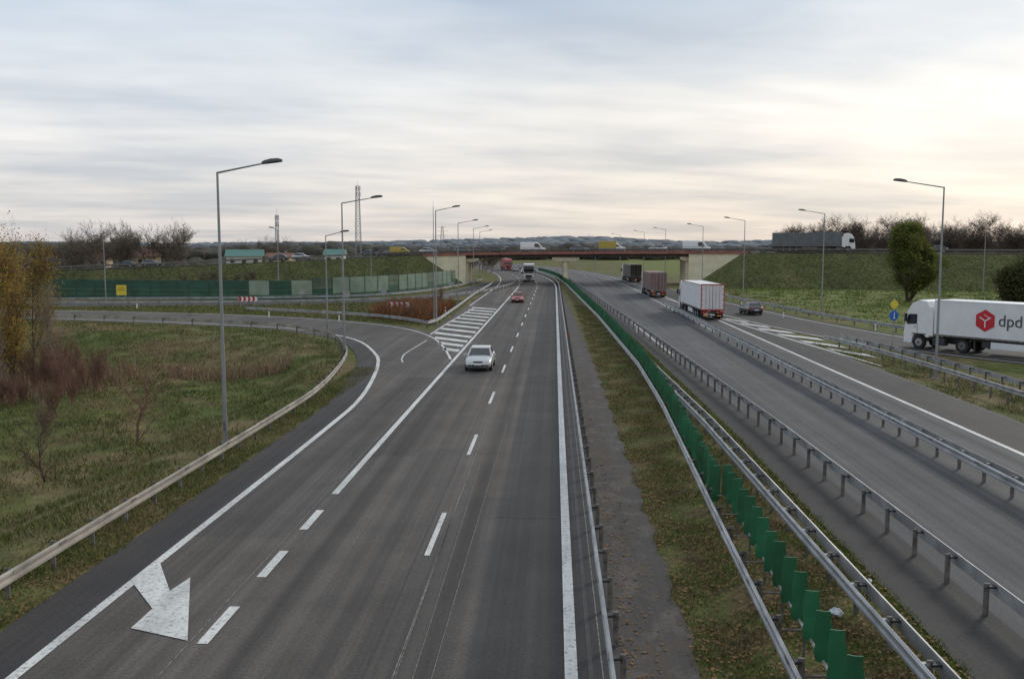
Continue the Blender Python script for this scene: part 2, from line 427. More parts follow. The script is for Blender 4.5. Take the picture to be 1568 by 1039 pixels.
sh = [p for p in rampO if p[0] > -19]
strip("paved_shoulder", offs(sh, -1.5), offs(sh, -0.05), 0.004, 'asD')

# ------------------------------------------------------------------ markings
mk = MB(); Z = 0.012
ribbon(mk, ypath(fEdgeR, -5, 520), 0.25, Z)
ribbon(mk, ypath(fLeft, 29.9, 190), 0.23, Z)
for i in range(-1, 3):
    y = 18.2+i*3.9
    ribbon(mk, ypath(fLeft, y, y+2.0, 1), 0.24, Z)
y = -0.1
while y < 420:
    ribbon(mk, ypath(fLane, y, y+4.0, 2), 0.15 if y < 150 else .2, Z); y += 12.0
y = 195
while y < 420:
    ribbon(mk, ypath(fLeft, y, y+4, 2), .2, Z); y += 12
ribbon(mk, rampO[:], 0.24, Z)
ri = [p for p in rampI if p[1] > 66]
ribbon(mk, ri, 0.18, Z)
ribbon(mk, ypath(pl([(0, -11.6), (400, -11.6)]), 128, 500), 0.2, Z)
ribbon(mk, offs(road2, -3.2), 0.14, Z); ribbon(mk, offs(road2, 3.2), 0.14, Z)
y = 73.0
while y < 124:
    xl = float(np.interp(y, [67, 85, 124], [-7.6, -11.3, -11.0]))
    sl = 4.2*(-7.6-xl)/3.8
    mk.add([(xl, y, Z), (-7.45, y-sl, Z), (-7.45, y-sl+1.7, Z), (xl, y+1.7, Z)], [(0, 1, 2, 3)], 'paint'); y += 4.6
ribbon(mk, cr([(-11.5, 86), (-11.3, 100), (-10.6, 124)], 3), 0.18, Z-.003)
ribbon(mk, cr([(-11.1, 80.5), (-11.35, 69.5), (-10.7, 65)], 2)[:], 0.10, Z)
ribbon(mk, ypath(fR, -5, 500), 0.24, Z)
ribbon(mk, ypath(pl([(0, 15.6), (200, 15.4)]), 90, 500), 0.14, Z)
ribbon(mk, ypath(pl([(60, 9.2), (120, 8.2), (200, 5.2)]), 70, 500), 0.14, Z)
ribbon(mk, [np.array((22.6, 64.5)), np.array((21.2, 80)), np.array((19.1, 106))], 0.22, Z-.002)
for i in range(6):
    y = 105-i*6.2; xl = 19.2+(106-y)*0.082+.25
    w = 1.5+(1-abs(i-3)/3)*1.1
    mk.add([(xl, y, Z), (xl+w, y-4.8, Z), (xl+w, y-2.5, Z), (xl, y+2.0, Z)], [(0, 1, 2, 3)], 'paint')
ribbon(mk, offs(rampR, -3.4), 0.16, 0.008); ribbon(mk, offs(rampR, 3.5), 0.16, 0.008)
arrow = [(-10.34, 21.66), (-10.2, 23.0), (-9.13, 21.06), (-9.0, 21.99), (-7.61, 18.33), (-9.08, 18.9), (-9.08, 19.98)]
mk.add([(x, y, Z+.005) for x, y in arrow], [(0, 6, 2), (0, 2, 1), (6, 5, 4), (6, 4, 3), (6, 3, 2)], 'paint')
mk.obj("road_markings")
sm = MB()
ribbon(sm, ypath(pl([(0, -3.05), (300, -3.0)]), 0, 160), 0.03, 0.008, 'seam')
ribbon(sm, ypath(pl([(0, -3.62), (300, -3.6)]), 0, 160), 0.03, 0.008, 'seal')
ribbon(sm, ypath(pl([(0, 0.75), (300, 0.8)]), 0, 160), 0.10, 0.008, 'seal')
ribbon(sm, ypath(pl([(0, 0.98), (300, 1.0)]), 0, 160), 0.03, 0.008, 'seam')
ribbon(sm, ypath(pl([(0, -7.55), (300, -7.5)]), 0, 66), 0.03, 0.008, 'seam')
for k in range(3):
    ribbon(sm, ypath(lambda y: -3.0+.35*k+.0045*(y-14)**1.6*(-1 if k < 2 else 1)*.2, 14, 30+6*k, 1), 0.018, 0.008, 'seam')
for yy in (27.5, 46, 58, 83):
    sm.add([(-1.7, yy, .008), (0.1, yy, .008), (0.1, yy+.07, .008), (-1.7, yy+.07, .008)], [(0, 1, 2, 3)], 'seal')
sm.obj("road_seams")

# ------------------------------------------------------------------ guard rails
def wbeam(mb, path, side, key, ztop=0.75):
    prof = [(0.0, 0), (0.055, -0.03), (0.055, -0.09), (0.0, -0.135), (0.0, -0.175), (0.055, -0.22), (0.055, -0.28), (0.0, -0.31),
            (-0.012, -0.31), (-0.012, 0)]
    rings = []
    for i, p in enumerate(path):
        a = path[max(0, i-1)]; b = path[min(len(path)-1, i+1)]
        t = (b-a)[:2]; t = t/np.linalg.norm(t); nx_, ny_ = t[1]*side, -t[0]*side
        z0 = p[2] if len(p) > 2 else 0
        rings.append([(p[0]+nx_*u, p[1]+ny_*u, z0+ztop+w) for u, w in prof])
    mb.loft(rings, key)

def guardrail(path, side, key='galv', double=False, near=2.0, wide=0.42, name="guard_rail", low=0.0):
    e = empty(name)
    rb = MB(); pb = MB()
    wbeam(rb, path, side, key)
    if double: wbeam(rb, offs(path, -side*wide), -side, key)
    P = np.array([p[:2] for p in path]); d = np.r_[0, np.cumsum(np.linalg.norm(np.diff(P, axis=0), axis=1))]
    zs = np.array([p[2] if len(p) > 2 else 0 for p in path])
    s = 0.5
    while s < d[-1]:
        x = np.interp(s, d, P[:, 0]); y = np.interp(s, d, P[:, 1]); zz = np.interp(s, d, zs)
        i = min(len(P)-2, int(np.searchsorted(d, s))); i = max(i, 1)
        t = P[i]-P[i-1]; t = t/np.linalg.norm(t); nn = np.array((t[1], -t[0]))*side
        ang = math.atan2(t[1], t[0])
        c = np.array((x, y))-nn*0.21
        pb.box((c[0], c[1], zz+0.23-low/2), (0.055, 0.11, 1.0+low), 'galvD', ang)
        if y < 110:
            cc = np.array((x, y))-nn*(0.10)
            pb.box((cc[0], cc[1], zz+0.655), (0.16, 0.19, 0.045), 'black', ang)
            if double:
                cc = np.array((x, y))-nn*(0.32)
                pb.box((cc[0], cc[1], zz+0.655), (0.10, 0.18, 0.05), key, ang)
            cc = np.array((x, y))+nn*0.06
            rb.box((cc[0], cc[1], zz+.69), (.32, .012, .07), 'galvD' if int(s) % 4 == 0 else key, ang)
        s += near if y < 75 else 4.0
    rb.obj("rail", e, smooth=False); pb.obj("posts", e)
    return e

guardrail(ypath(fG1, 4, 300, 4), -1)
guardrail(ypath(fG2, 4, 300, 4), -1)
guardrail(ypath(fG3, 4, 300, 4), 1, double=True)
guardrail(ypath(fA, 4, 300, 4), 1)
guardrail(ypath(fB, 4, 125, 4), -1, double=True, wide=0.45)
guardrail(offs(rampO, -2.25), 1, 'galvW', low=.3)
guardrail(cr([(-38, 113), (-22, 103.5), (-15.5, 97), (-12.6, 92.5), (-12.1, 96), (-12.4, 125), (-12.8, 150), (-12.8, 185), (-13, 200)], 2.5), 1)
guardrail(offs(road2[:-6], 4.8), -1)
guardrail(offs(road2, -4.6), 1)
guardrail(cr([(25.1, 8), (24.5, 30), (24.3, 48), (24.1, 62), (23.6, 72), (22.8, 79)], 3), -1)
guardrail(cr([(27.2, 8), (26.6, 30), (26.3, 48), (26.1, 60), (25.4, 72), (24.4, 80)], 3), 1)
guardrail(offs(rampR, 5.6), -1)

# anti-glare screen blades
e = empty("antiglare_screen")
gb = MB()
def blade(x, y, rz, z0, z1, w=0.24):
    th = 0.035; nn = 7; rings = []; lx = R.uniform(-.03, .03)
    for j in range(nn):
        t = j/(nn-1); z = z0+(z1-z0)*t
        ww = w*(1-0.12*math.cos(t*math.pi*5))*(0.75 if j == nn-1 else 1)/2
        ring = []
        for dx, dy in ((-ww, -th*.4), (0, -th*1.2), (ww, -th*.4), (ww, th*.4), (0, -th*.3), (-ww, th*.4)):
            ring.append((x+lx*t+dx*math.cos(rz)-dy*math.sin(rz), y+dx*math.sin(rz)+dy*math.cos(rz), z))
        rings.append(ring)
    gb.loft(rings, 'green')
y = 9.0
while y < 28.5:
    blade(fG2(y)+0.62+R.uniform(-.02, .02), y, R.uniform(-.15, .15)-0.15, 0.62, 1.62+R.uniform(-.04, .04), 0.3); y += 0.95
y = 28.0
while y < 290:
    blade(fG2(y)+0.28+R.uniform(-.02, .02), y, R.uniform(-.25, .25)+0.45, 0.45, 1.58+R.uniform(-.06, .06), 0.27); y += (0.72 if y < 90 else 0.95)
gb.obj("blades", e)
sb = MB()
pth = [np.array((fG2(y)+.62, y)) for y in np.arange(6, 29, 2.0)]
for a, b in zip(pth[:-1], pth[1:]): sb.tube((a[0], a[1], .64), (b[0], b[1], .64), .03, .03, 6, 'galv')
for a in pth: sb.tube((a[0], a[1], -.1), (a[0], a[1], .64), .03, .03, 6, 'galvD'); sb.tube((a[0]-.45, a[1], .62), (a[0], a[1], .62), .025, .025, 6, 'galvD')
pth = [np.array((fG2(y)+.28, y)) for y in np.arange(28, 290, 4.0)]
for a, b in zip(pth[:-1], pth[1:]): sb.tube((a[0], a[1], .5), (b[0], b[1], .5), .03, .03, 6, 'galv')
sb.obj("support_rail", e)

# ------------------------------------------------------------------ street lamps
def lamp(x, y, h=11.9, arm=2.6, d=1, z=None, rz=0.0):
    z = float(terr(x, y)) if z is None else z
    e = empty("street_lamp", (x, y, z), rz)
    h = h-z if z < -.1 else h
    mb = MB()
    mb.tube((0, 0, 0), (0, 0, 1.2), .105, .10, 12, 'pole'); mb.tube((0, 0, 1.2), (0, 0, h), .09, .045, 12, 'pole')
    mb.box((0, 0, .03), (.4, .4, .08), 'concg'); mb.box((.0, -.105, .75), (.09, .02, .4), 'greycar')
    mb.tube((0, 0, h-.03), (d*(arm-.45), 0, h+.34), .042, .03, 8, 'pole')
    mb.obj("pole", e, smooth=False)
    hb = MB()
    x0 = d*(arm-.5)
    rings = []
    for t, w, hh in ((0, .06, .05), (.12, .12, .09), (.4, .17, .12), (.7, .16, .10), (.85, .06, .04)):
        cx = x0+d*t; cz = h+.36+t*.12
        rings.append([(cx, -w, cz-.02), (cx, -w*.6, cz+hh), (cx, w*.6, cz+hh), (cx, w, cz-.02), (cx, w*.6, cz-.06), (cx, -w*.6, cz-.06)])
    hb.loft(rings, 'lamphead')
    hb.obj("lamp_head", e, bevel=.01)
    return e
lamp(-13.75, 37.8, 11.25, 2.35, 1)
lamp(-15.2, 66.5, 11.4, 2.6, 1, z=-.1)
lamp(-21.6, 87.5, 9.3, 1.9, 1, z=-.1)
lamp(-12.2, 96, 11.9, 2.2, 1)
lamp(-13.9, 135, 11.6, 2.6, 1); lamp(-15.2, 176, 11.6, 2.6, 1); lamp(-17.5, 220, 11.6, 2.6, 1)
lamp(-42.7, 142.5, 10.7, 1.0, -1); lamp(-68, 138, 9.4, 1.2, -1)
lamp(24.45, 60, 11.9, 2.8, -1); lamp(32.8, 115, 12.2, 2.8, -1); lamp(27.9, 138, 12.0, 2.7, -1)
lamp(27.4, 173, 11.9, 2.6, -1); lamp(26.4, 222, 12.2, 2.6, -1); lamp(25.2, 262, 12.2, 2.6, -1)
lamp(76, 168, 11.8, 2.6, -1); lamp(-34, 172, 7.4, 0.8, -1)
lamp(22, 310, 12, 2.6, -1); lamp(16, 360, 12, 2.6, -1)
mb = MB(); mb.tube((-12.6, 97.2, 0), (-12.6, 97.2, 12.3), .06, .03, 8, 'pole'); mb.tube((-12.6, 97.2, 12.2), (-12.6, 97.2, 12.9), .012, .012, 5, 'pole')
mb.obj("weather_mast")

# ------------------------------------------------------------------ noise barrier
wp = cr([(-150, 156), (-110, 150), (-76, 144.5), (-45, 141), (-33, 146), (-25, 163), (-20.2, 190)], 3.0)
wp = resample(wp, 52)
e = empty("noise_barrier"); pm = MB(); pc = MB()
for i in range(len(wp)-1):
    a, b = wp[i], wp[i+1]; mid = (a+b)/2; L = np.linalg.norm(b-a); an = math.atan2(b[1]-a[1], b[0]-a[0])
    h = 2.95+(0.4 if i > 34 else 0)
    if i > 33: k = 'wallclear' if i % 5 else 'wallolive'
    elif i > 30: k = 'wallgreen' if i % 2 else 'wallclear'
    elif i > 20: k = 'wallgreen'
    else: k = 'wallolive' if (i//3) % 2 else 'wallgreen'
    for j in range(4):
        kk = k if j else 'wallgreen'
        if k == 'wallolive' and j == 1: kk = 'wallgreen'
        pm.box((mid[0], mid[1], h*(j+.5)/4), (L-.12, .12, h/4-.03), kk, an)
    pc.box((a[0], a[1], h/2+.05), (.16, .2, h+.1), 'walldark', an)
pm.obj("panels", e); pc.obj("posts", e)

# ------------------------------------------------------------------ overpass
cp = [(-230, 178, .2), (-170, 190, 1.2), (-100, 200, 3.3), (-68, 205, 4.6), (-50, 207, 5.4), (-34, 209, 6.15), (-15, 210, 6.6), (0, 210, 6.75), (20, 207.5, 6.88), (50, 200, 6.9), (100, 187, 6.7), (170, 165, 6.4), (260, 130, 6.0)]
CP = cr(cp, 4.0)
def seg(x0, x1): return [p for p in CP if x0 <= p[0] <= x1]
def atx(x):
    P = np.array(CP); return np.array((x, np.interp(x, P[:, 0], P[:, 1]), np.interp(x, P[:, 0], P[:, 2])))
def embank(path, endfirst):
    hw = 6.8; rows = []
    for i, p in enumerate(path):
        a = path[max(0, i-1)]; b = path[min(len(path)-1, i+1)]; t = (b-a)[:2]; t /= np.linalg.norm(t)
        n_ = np.array((t[1], -t[0])); z = p[2]-.15; tw = hw+1.75*max(z, 0)+.5
        r = []
        for s_, zz in ((-tw, -.1), (-(hw+tw)/2, z*.5), (-hw, z), (hw, z), ((hw+tw)/2, z*.5), (tw, -.1)):
            q = p[:2]+n_*s_; r.append((q[0], q[1], zz))
        rows.append(r)
    mb = MB(); mb.loft(rows, 'embank', caps=False, closed=False)
    r = rows[0] if endfirst else rows[-1]; p = path[0] if endfirst else path[-1]; sg = -1 if endfirst else 1
    run = 1.5*p[2]
    o = [r[2], r[3]]; toe = [(q[0]+sg*run, q[1], -.1) for q in o]
    mb.add([r[2], r[3], toe[1], toe[0], r[0], r[5], r[1], r[4]], [(0, 3, 4), (0, 4, 6), (1, 5, 2), (1, 7, 5)], 'embank')
    mb.obj("embankment")
    mb = MB(); mb.add([r[2], r[3], toe[1], toe[0]], [(0, 1, 2, 3)], 'concg'); mb.obj("slope_revetment")
    N = 22000; ii = NR.integers(0, len(rows)-1, N); tt = NR.random(N); sd_ = NR.random(N)**.8
    RA = np.array(rows)
    A = RA[ii, 3]*(1-tt)[:, None]+RA[ii+1, 3]*tt[:, None]; B = RA[ii, 5]*(1-tt)[:, None]+RA[ii+1, 5]*tt[:, None]
    C = A*(1-sd_)[:, None]+B*sd_[:, None]
    m = (C[:, 0] > -130) & (C[:, 0] < 120); C = C[m]; N = len(C)
    an = NR.uniform(0, 2*math.pi, N); w_ = NR.uniform(.05, .14, N); h_ = NR.uniform(.08, .32, N)
    v0 = C+np.stack([-np.cos(an)*w_, -np.sin(an)*w_, np.full(N, -.05)], 1); v1 = C+np.stack([np.cos(an)*w_, np.sin(an)*w_, np.full(N, -.05)], 1)
    v2 = C+np.stack([NR.normal(0, .15, N), NR.normal(0, .15, N), h_], 1)
    mesh_np("embankment_grass", np.stack([v0, v1, v2], 1).reshape(-1, 3), np.arange(3*N).reshape(-1, 3), 'embank')
embank(seg(-230, -28), False)
embank([atx(41)]+seg(41.5, 260), True)
strip("overpass_road", offs(seg(-230, 260), -5.2), offs(seg(-230, 260), 5.2), 0.12, 'asD')
e = empty("overpass_bridge")
bp = [atx(x) for x in np.linspace(-29, 42, 20)]
def sect(path, pts, key, mb):
    rings = []
    for i, p in enumerate(path):
        a = path[max(0, i-1)]; b = path[min(len(path)-1, i+1)]; t = (b-a)[:2]; t /= np.linalg.norm(t); n_ = np.array((t[1], -t[0]))
        rings.append([(p[0]+n_[0]*u, p[1]+n_[1]*u, p[2]+w) for u, w in pts])
    mb.loft(rings, key)
mb = MB()
sect(bp, [(-6.3, .10), (6.3, .10), (6.3, -.28), (-6.3, -.28)], 'brdark', mb)
for s_ in (-6.34, 6.30):
    o2 = s_+.30*(1 if s_ > 0 else -1)
    sect(bp, [(s_, .26), (o2, .26), (o2, -.30), (s_, -.30)], 'brred', mb)
mb.obj("deck", e)
mb = MB()
for s_ in (-5.2, -2.6, 0, 2.6, 5.2):
    sect(bp, [(s_-.3, -.285), (s_+.3, -.285), (s_+.3, -.95), (s_-.3, -.95)], 'brdark', mb)
mb.obj("girders", e)
mb = MB()
for x in (-19.5, 2.6, 29.0):
    c = atx(x); wd = 1.0 if x < 20 else 1.3
    for dy in (-4.2, 0, 4.2):
        mb.tube((x, c[1]+dy, -.1), (x, c[1]+dy, c[2]-1.7), wd*.62, wd*.62, 14, 'conc')
        capw = 3.0 if x < 20 else 2.0
        mb.extr([(-1.0, 0), (1.0, 0), (1.0, -.45), (.6, -.8), (-.6, -.8), (-1, -.45)], -1, 1, 'conc')
        n0 = len(mb.v)-12
        for i in range(n0, len(mb.v)):
            q = mb.v[i]; mb.v[i] = (x+q[1]*capw, c[1]+dy+q[0]*1.1, c[2]-.955+q[2])
mb.obj("piers", e)
mb = MB()
for x in (-28.5, 41.5):
    c = atx(x); mb.box((x, c[1], c[2]-1.3), (1.2, 12.4, 2.0), 'conc')
for x0, x1 in ((-28.2, -19.6), (41.2, 30.2)):
    for s_ in (6.05, -6.05):
        pa, pb_ = atx(x0), atx(x1); t = (pb_-pa)[:2]; t /= np.linalg.norm(t)
        n_ = np.array((t[1], -t[0]))*s_*(1 if x1 > x0 else -1); n2 = n_*1.05
        tri = [(pa[0], pa[1], pa[2]-.32), (pb_[0], pb_[1], pb_[2]-.32), (pb_[0], pb_[1], -.1), (pa[0], pa[1], -.1)]
        mb.loft([[(x+n_[0], y+n_[1], z) for x, y, z in tri], [(x+n2[0], y+n2[1], z) for x, y, z in tri]], 'conc')
mb.obj("abutments", e)
mb = MB()
for s_ in (-6.1, 6.1):
    pp = offs(seg(-45, 60), s_)
    for a, b in zip(pp[:-1], pp[1:]):
        for hz in (.5, .82, 1.15): mb.tube((a[0], a[1], a[2]+hz), (b[0], b[1], b[2]+hz), .024, .024, 5, 'railing')
    for p in resample(pp, 60): mb.tube((p[0], p[1], p[2]), (p[0], p[1], p[2]+1.15), .03, .03, 5, 'railing')
mb.obj("railings", e)
def gr3(path, side):
    guardrail([np.array((p[0], p[1], p[2]+.1)) for p in path], side, 'galvD', near=4)
gr3(offs(seg(-225, 258), 5.6), -1); gr3(offs(seg(-225, 258), -5.6), 1)

# ------------------------------------------------------------------ vehicles
def wheel(mb, x, y, r, w, rimk='rim'):
    mb.tube((x-w/2, y, r), (x+w/2, y, r), r, r, 18, 'tyre')
    s_ = 1 if x > 0 else -1
    mb.tube((x+s_*(w/2-.01), y, r), (x+s_*(w/2+.012), y, r), r*.62, r*.56, 14, rimk)
    mb.tube((x+s_*(w/2), y, r), (x+s_*(w/2+.02), y, r), r*.2, r*.18, 8, 'black')

def car(name, x, y, z, rz, paint, L=4.4, W=1.76, H=1.45, estate=False, plate='white'):
    e = empty(name, (x, y, z), rz); w = W/2
    b = MB(); rings = []
    st = [(-.5, .36, .72, .84), (-.485, .27, .90, .93), (-.42, .22, .985, .98), (-.25, .2, .97, 1), (0, .19, .94, 1), (.2, .19, .92, 1), (.30, .2, .88, .99), (.40, .22, .80, .97), (.465, .25, .72, .93), (.492, .3, .62, .86), (.5, .38, .55, .80)]
    for t, zl, zt, ws in st:
        a = w*ws; yy = t*L
        half = [(a*.84, zl), (a*.97, zl+.1), (a, (zl*1.2+zt)/2.2), (a*.975, zt-.10), (a*.90, zt-.02), (a*.5, zt+.02)]
        rings.append([(p, yy, q) for p, q in half]+[(-p, yy, q) for p, q in half[::-1]])
    b.loft(rings, paint); b.obj("body", e, smooth=True)
    gl = MB()
    yb0, yb1 = (-.47, .21) if estate else (-.42, .21)
    yt0, yt1 = (-.40, .03) if estate else (-.27, .03)
    def ring(y0, y1, ww, zz): return [(-ww, y0*L, zz), (ww, y0*L, zz), (ww, y1*L, zz), (-ww, y1*L, zz)]
    lo = ring(yb0, yb1, w*.89, .90); hi = ring(yt0, yt1, w*.70, H-.06)
    gl.loft([lo, hi], 'glass'); gl.obj("glass", e)
    rf = MB()
    rf.loft([ring(yt0-.012, yt1+.012, w*.73, H-.075), ring(yt0-.005, yt1+.0, w*.71, H-.03), ring(yt0+.05, yt1-.05, w*.55, H)], paint)
    for i in range(4): rf.tube(lo[i], hi[i], .045, .04, 6, paint)
    for t in (.38, .70):
        for s_ in (-1, 1):
            ya = (yb0+(yb1-yb0)*t)*L; yc = (yt0+(yt1-yt0)*t)*L
            rf.tube((s_*w*.893, ya, .9), (s_*w*.705, yc, H-.07), .035, .03, 6, 'black' if t < .5 else paint)
    rf.obj("roof", e, smooth=False)
    wh = MB()
    for yy in (-.30*L, .315*L):
        for s_ in (-1, 1): wheel(wh, s_*(w-.09), yy, .315, .2)
    wh.obj("wheels", e)
    d = MB()
    for s_ in (-1, 1):
        d.box((s_*w*.63, .478*L, .635), (.36, .14, .15), 'lamp', -s_*.28)
        d.box((s_*w*.70, -.487*L, .80), (.26, .10, .2), 'redlamp', s_*.12)
        d.box((s_*(w+.10), .17*L, .98), (.2, .12, .13), paint)
        d.box((s_*w*.62, .497*L, .38), (.22, .06, .08), 'black')
        for t in (.12, -.12): d.box((s_*(w+.004), t*L, .78), (.02, .16, .03), 'black')
    d.box((0, .490*L, .62), (.62, .08, .13), 'black'); d.box((0, .499*L, .40), (.8, .05, .12), 'black')
    d.box((0, .507*L, .49), (.52, .02, .11), plate); d.box((0, -.502*L, .62), (.52, .03, .11), plate)
    d.box((0, 0, .2), (W*.82, L*.9, .1), 'black')
    d.obj("trim_and_lights", e)
    return e

def van(name, x, y, z, rz, paint, L=5.4, W=1.95, H=2.3, box=None):
    e = empty(name, (x, y, z), rz); w = W/2; b = MB(); rings = []
    Hc = H if not box else 1.95
    st = [(-.5, .4, Hc-.12, .94), (-.485, .3, Hc, .98), (.0, .28, Hc, 1), (.14, .28, Hc-.03, 1), (.19, .28, Hc-.1, .99), (.335, .28, 1.22, .98), (.45, .3, 1.02, .95), (.49, .34, .85, .9), (.5, .42, .7, .85)]
    for t, zl, zt, ws in st:
        a = w*ws; half = [(a*.9, zl), (a, zl+.15), (a, zl+(zt-zl)*.5), (a*.94, zt-.15), (a*.82, zt), ]
        rings.append([(p, t*L, q) for p, q in half]+[(-p, t*L, q) for p, q in half[::-1]])
    b.loft(rings, paint); b.obj("body", e, smooth=False, bevel=.03)
    d = MB()
    zw0, zw1 = 1.27, Hc-.14
    yw0, yw1 = .345*L, .205*L
    d.add([(-w*.86, yw0, zw0), (w*.86, yw0, zw0), (w*.78, yw1, zw1), (-w*.78, yw1, zw1), (-w*.86, yw0-.03, zw0-.05), (w*.86, yw0-.03, zw0-.05), (w*.78, yw1-.03, zw1-.05), (-w*.78, yw1-.03, zw1-.05)],
          [(0, 1, 2, 3), (4, 7, 6, 5), (0, 4, 5, 1), (1, 5, 6, 2), (2, 6, 7, 3), (3, 7, 4, 0)], 'glass')
    for s_ in (-1, 1):
        d.extr([(.06*L, 1.2), (.29*L, 1.2), (.21*L, Hc-.35), (.06*L, Hc-.35)], s_*(w+.006)-.01, s_*(w+.006)+.01, 'glass')
        d.box((s_*w*.68, .485*L, .82), (.3, .1, .2), 'lamp'); d.box((s_*w*.86, -.5*L, 1.1), (.14, .05, .4), 'redlamp')
        d.box((s_*(w+.13), .27*L, 1.35), (.18, .1, .3), 'black')
    d.box((0, .492*L, .55), (W*.86, .1, .2), 'black')
    d.obj("glass_and_lights", e)
    wh = MB()
    for yy in (-.31*L, .34*L):
        for s_ in (-1, 1): wheel(wh, s_*(w-.1), yy, .35, .22)
    wh.obj("wheels", e)
    if box:
        bb = MB(); bb.box((0, -.17*L, (H+.75)/2+.1), (W+.12, .66*L, H-.65), box); bb.obj("cargo_box", e, bevel=.03)
    return e

def lorry(name, x, y, z, rz, body, cab, door='dirtywhite', frame='greycar', logo=False, L=16.3):
    e = empty(name, (x, y, z), rz)
    TL = 13.6*(L/16.3); y0 = -L/2; y1 = y0+TL
    t = MB(); t.box((0, (y0+y1)/2, 2.6), (2.52, TL, 2.78), body); t.obj("trailer_box", e, bevel=.03)
    f = MB()
    yr = y0-.03
    f.box((0, yr+.005, 2.6), (2.40, .05, 2.66), door)
    for s_ in (-1, 1):
        f.box((s_*1.25, yr, 2.6), (.10, .09, 2.84), frame)
        f.box((s_*1.262, (y0+y1)/2, 1.23), (.03, TL-.05, .14), 'galvD')
        f.box((s_*1.262, (y0+y1)/2, 3.96), (.03, TL-.05, .08), frame if not logo else 'dirtywhite')
        if body != 'dirtywhite':
            for i in range(1, 9): f.box((s_*1.262, y0+TL*i/9, 2.6), (.008, .03, 2.6), 'chassis')
    f.box((0, yr, 4.0), (2.58, .1, .12), frame); f.box((0, yr, 1.2), (2.58, .1, .16), frame)
    f.box((0, yr-.03, 2.6), (.04, .03, 2.6), 'black')
    for xx in (-.75, -.35, .35, .75):
        f.tube((xx, yr-.06, 1.3), (xx, yr-.06, 3.9), .022, .022, 6, 'galv')
    for s_ in (-1, 1):
        for zz in (1.7, 2.3, 2.9, 3.5): f.box((s_*1.15, yr-.03, zz), (.16, .03, .05), 'black')
    f.obj("rear_frame", e)
    c = MB()
    for s_ in (-1, 1): c.box((s_*.42, (y0+y1)/2, 1.03), (.12, TL-.6, .26), 'chassis')
    c.box((0, y0+.12, .55), (2.4, .12, .16), 'chassis'); c.box((0, y0+.05, .92), (2.45, .14, .22), 'chassis')
    for s_ in (-1, 1):
        c.box((s_*.95, y0-.035, .92), (.46, .04, .16), 'redlamp'); c.box((s_*.58, y0-.035, .92), (.16, .04, .12), 'amber')
        c.box((s_*.75, y0-.03, .55), (.5, .04, .1), 'amber')
        c.box((s_*1.1, y0+.5, .55), (.35, .04, .55), 'black')
        c.box((s_*1.2, y1-6.2, .78), (.06, 3.0, .5), 'galvD' if body != 'dirtywhite' else 'dirtywhite')
        c.box((s_*1.0, y1-3.3, .75), (.12, .12, 1.0), 'chassis')
        c.box((s_*.8, y1-4.4, .8), (.7, .9, .5), 'chassis')
    c.box((0, y0-.04, .66), (.52, .03, .12), 'white')
    c.box((0, y1+.7, .8), (.9, 5.0, .25), 'chassis')
    c.obj("chassis", e)
    w = MB()
    for yy in (y0+2.2, y0+3.5, y0+4.8):
        for s_ in (-1, 1): wheel(w, s_*1.08, yy, .52, .36)
    yf = L/2
    for yy, s2 in ((yf-1.4, .32), (yf-5.1, .5)):
        for s_ in (-1, 1): wheel(w, s_*(1.24-s2/2), yy, .52, s2, 'rim' if s2 < .4 else 'greycar')
    w.obj("wheels", e)
    k = MB()
    yb = yf-2.25
    prof = [(yb, .95), (yb, 3.35), (yb+.25, 3.85), (yb+.9, 3.92), (yb+1.55, 3.62), (yb+1.98, 2.95), (yb+2.17, 1.9), (yb+2.25, 1.1), (yb+2.22, .42), (yb+1.5, .38), (yb+1.44, .9), (yb+1.3, 1.12), (yb+.85, 1.2), (yb+.4, 1.12), (yb+.28, .95)]
    k.extr(prof, -1.22, 1.22, cab); k.obj("cab", e, bevel=.05)
    kg = MB()
    for s_ in (-1, 1):
        kg.extr([(yb+1.05, 1.98), (yb+1.98, 1.92), (yb+1.88, 2.6), (yb+1.75, 2.75), (yb+1.05, 2.78)], s_*1.225-.012, s_*1.225+.012, 'glass')
        kg.extr([(yb+.12, 3.3), (yb+.12, 1.1), (yb-.35, 1.1), (yb-.35, 3.2)], s_*1.18-.02, s_*1.18+.02, cab)
        kg.box((s_*1.225, yb+1.0, 1.55), (.02, .02, .85), 'black'); kg.box((s_*1.23, yb+1.2, 1.75), (.03, .2, .05), 'black')
        kg.box((s_*1.22, yb+.85, 1.2), (.05, 1.25, .08), 'black')
        kg.box((s_*1.42, yb+1.95, 2.45), (.22, .12, .62), 'black'); kg.box((s_*1.32, yb+1.95, 2.75), (.3, .05, .05), 'black')
        kg.box((s_*.92, yb+2.24, .72), (.42, .06, .24), 'lamp')
        kg.box((s_*1.0, yb-.9, .7), (.55, 1.0, .6), 'galvD' if s_ > 0 else 'chassis')
    kg.add([(-1.1, yb+2.19, 1.98), (1.1, yb+2.19, 1.98), (1.1, yb+2.01, 2.93), (-1.1, yb+2.01, 2.93), (-1.1, yb+2.1, 1.98), (1.1, yb+2.1, 1.98), (1.1, yb+1.9, 2.93), (-1.1, yb+1.9, 2.93)],
           [(0, 1, 2, 3), (4, 7, 6, 5), (0, 4, 5, 1), (1, 5, 6, 2), (2, 6, 7, 3), (3, 7, 4, 0)], 'glass')
    kg.box((0, yb+2.25, 1.35), (1.5, .06, .5), 'black'); kg.box((0, yb+2.28, .6), (.52, .02, .12), 'white')
    kg.obj("cab_glass_and_trim", e)
